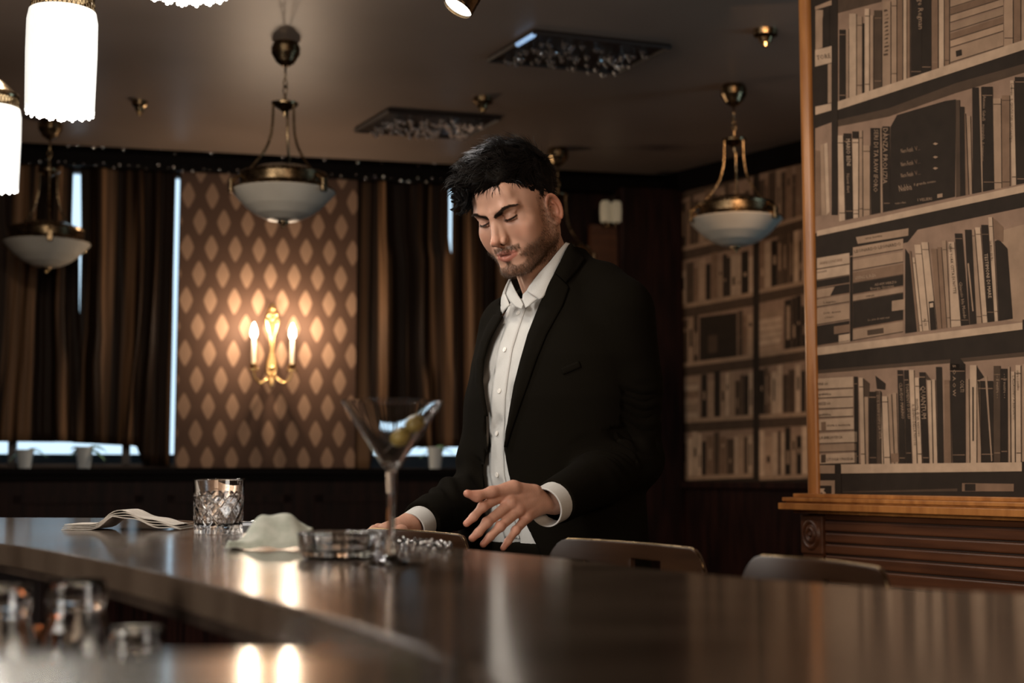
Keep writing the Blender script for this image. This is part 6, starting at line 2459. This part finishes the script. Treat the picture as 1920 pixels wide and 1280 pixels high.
    # cuffs
    for W_, E_, ra, rb in ((WRL, ELL, 0.0365, 0.0385), (WRR, ELR, 0.0315, 0.035)):
        dr = (E_ - W_) / np.linalg.norm(E_ - W_)
        q = Vector(dr).to_track_quat('Z', 'Y').to_matrix().to_4x4()
        M_ = Matrix.Translation(W_ + dr * (-0.050 if W_ is WRL else -0.004)) @ q
        b = MB().lathe([(ra - 0.003, 0.0), (ra - 0.0008, -0.0012), (ra, 0.001), (rb, 0.085), (rb - 0.003, 0.085), (ra - 0.003, 0.0)], 40, M=M_)
        put('cuff', b.me(), shirt_m, shirt)
    # ---- lapels, jacket collar, pocket, seams
    cput('lapel', LAP_IN, LAP_OUT, 60, 12, jo, 0.0006, 0.0030, suit_m, jacket, bulge=0.004)
    cput('jacket_collar', JC_IN, JC_OUT, 24, 10, jo, 0.0010, 0.0036, suit_m, jacket, bulge=0.004)
    cput('lapel', LAR_IN, LAR_OUT, 40, 6, jo, 0.0006, 0.0030, suit_m, jacket, bulge=0.003)
    cput('pocket_welt', [(1052, 690), (1085, 676)], [(1056, 702), (1089, 688)], 10, 3, jo, 0.0005, 0.002, suit_m, jacket)
    # sleeve buttons near the cuff
    bm_ = mat('jacket_button', (0.02, 0.016, 0.012), 0.25)
    for i in range(3):
        c = lerp(WRL, ELL, 0.26 + 0.055 * i) + np.array([0.012, -0.030, -0.034])
        b = MB().sphere(c, 0.006, 10, 6)
        put('sleeve_button', b.me(), bm_, jacket)
    # ---- trousers and shoes (behind the bar)
    tr = Vol((-0.25, 2.55, 0.03), (0.45, 3.25, 1.10), 0.009)
    loft(tr, TORSO, 0.010, 0.0, zlo=0.80, zhi=1.07)
    for h_, k_, a_ in ((HPL, KNL, ANL), (HPR, KNR, ANR)):
        tr.chain([h_, k_, a_ + [0, 0, -0.01]], [0.100, 0.078, 0.064], 0.04)
    V, Q = tr.skin()
    put('trousers', np_mesh('trousers', V, Q), suit_m)
    for a_ in (ANL, ANR):
        sv = Vol(np.minimum(a_, a_ + TF * 0.2) - 0.09, np.maximum(a_, a_ + TF * 0.2) + 0.09, 0.006)
        sv.chain([a_ - TF * 0.03 + [0, 0, -0.045], a_ + TF * 0.10 + [0, 0, -0.052], a_ + TF * 0.18 + [0, 0, -0.058]], [0.043, 0.042, 0.030], 0.02)
        Z = sv.ax[2][None, None, :]
        sv.A = np.maximum(sv.A, 0.002 - Z + 0 * sv.A)
        V, Q = sv.skin()
        put('shoe', np_mesh('shoe', V, Q), shoe_m)
    return root


# pixel outlines read from the photograph: edges of the cloth pieces, laid onto the body
COL_NEAR_IN = [(1061, 454), (1047, 470), (1030, 491), (1013, 509), (1001, 524), (992, 536), (987, 545)]
COL_NEAR_OUT = [(1070, 460), (1063, 478), (1052, 500), (1040, 522), (1028, 543), (1018, 558), (1011, 561)]
COL_FAR_IN = [(957, 523), (952, 533), (948, 543), (946, 551), (950, 560), (955, 572)]
COL_FAR_OUT = [(954, 524), (948, 537), (943, 549), (939, 562), (938.5, 577), (939.5, 591)]
ST_A_IN = [(956, 524), (966, 545), (975, 560), (981, 571)]
ST_A_OUT = [(947, 550), (956, 566), (966, 575), (978, 579)]
ST_B_IN = [(987, 545), (980, 552), (979, 561), (983, 570)]
ST_B_OUT = [(1008, 560), (1000, 566), (992, 573), (985, 577)]
LAP_IN = [(1040, 512), (1033, 523), (1012, 568), (989, 626), (975, 675), (963, 722), (956, 762), (949, 805), (946, 838)]
LAP_OUT = [(1060, 531), (1067, 537), (1055, 571), (1024, 626), (1004, 676), (988, 722), (973, 764), (958, 808), (949, 838)]
JC_IN = [(1068, 457), (1060, 471), (1050, 491), (1040, 511)]
JC_OUT = [(1071, 457), (1097, 484), (1083, 506), (1061, 530)]
LAR_IN = [(941, 592), (930, 612), (915, 640), (905, 676), (903, 715), (907, 745), (913, 780)]
LAR_OUT = [(925, 590), (913, 608), (900, 640), (892, 676), (890, 715), (897, 745), (910, 780)]
HAIR = build_hair()
person = build_person()
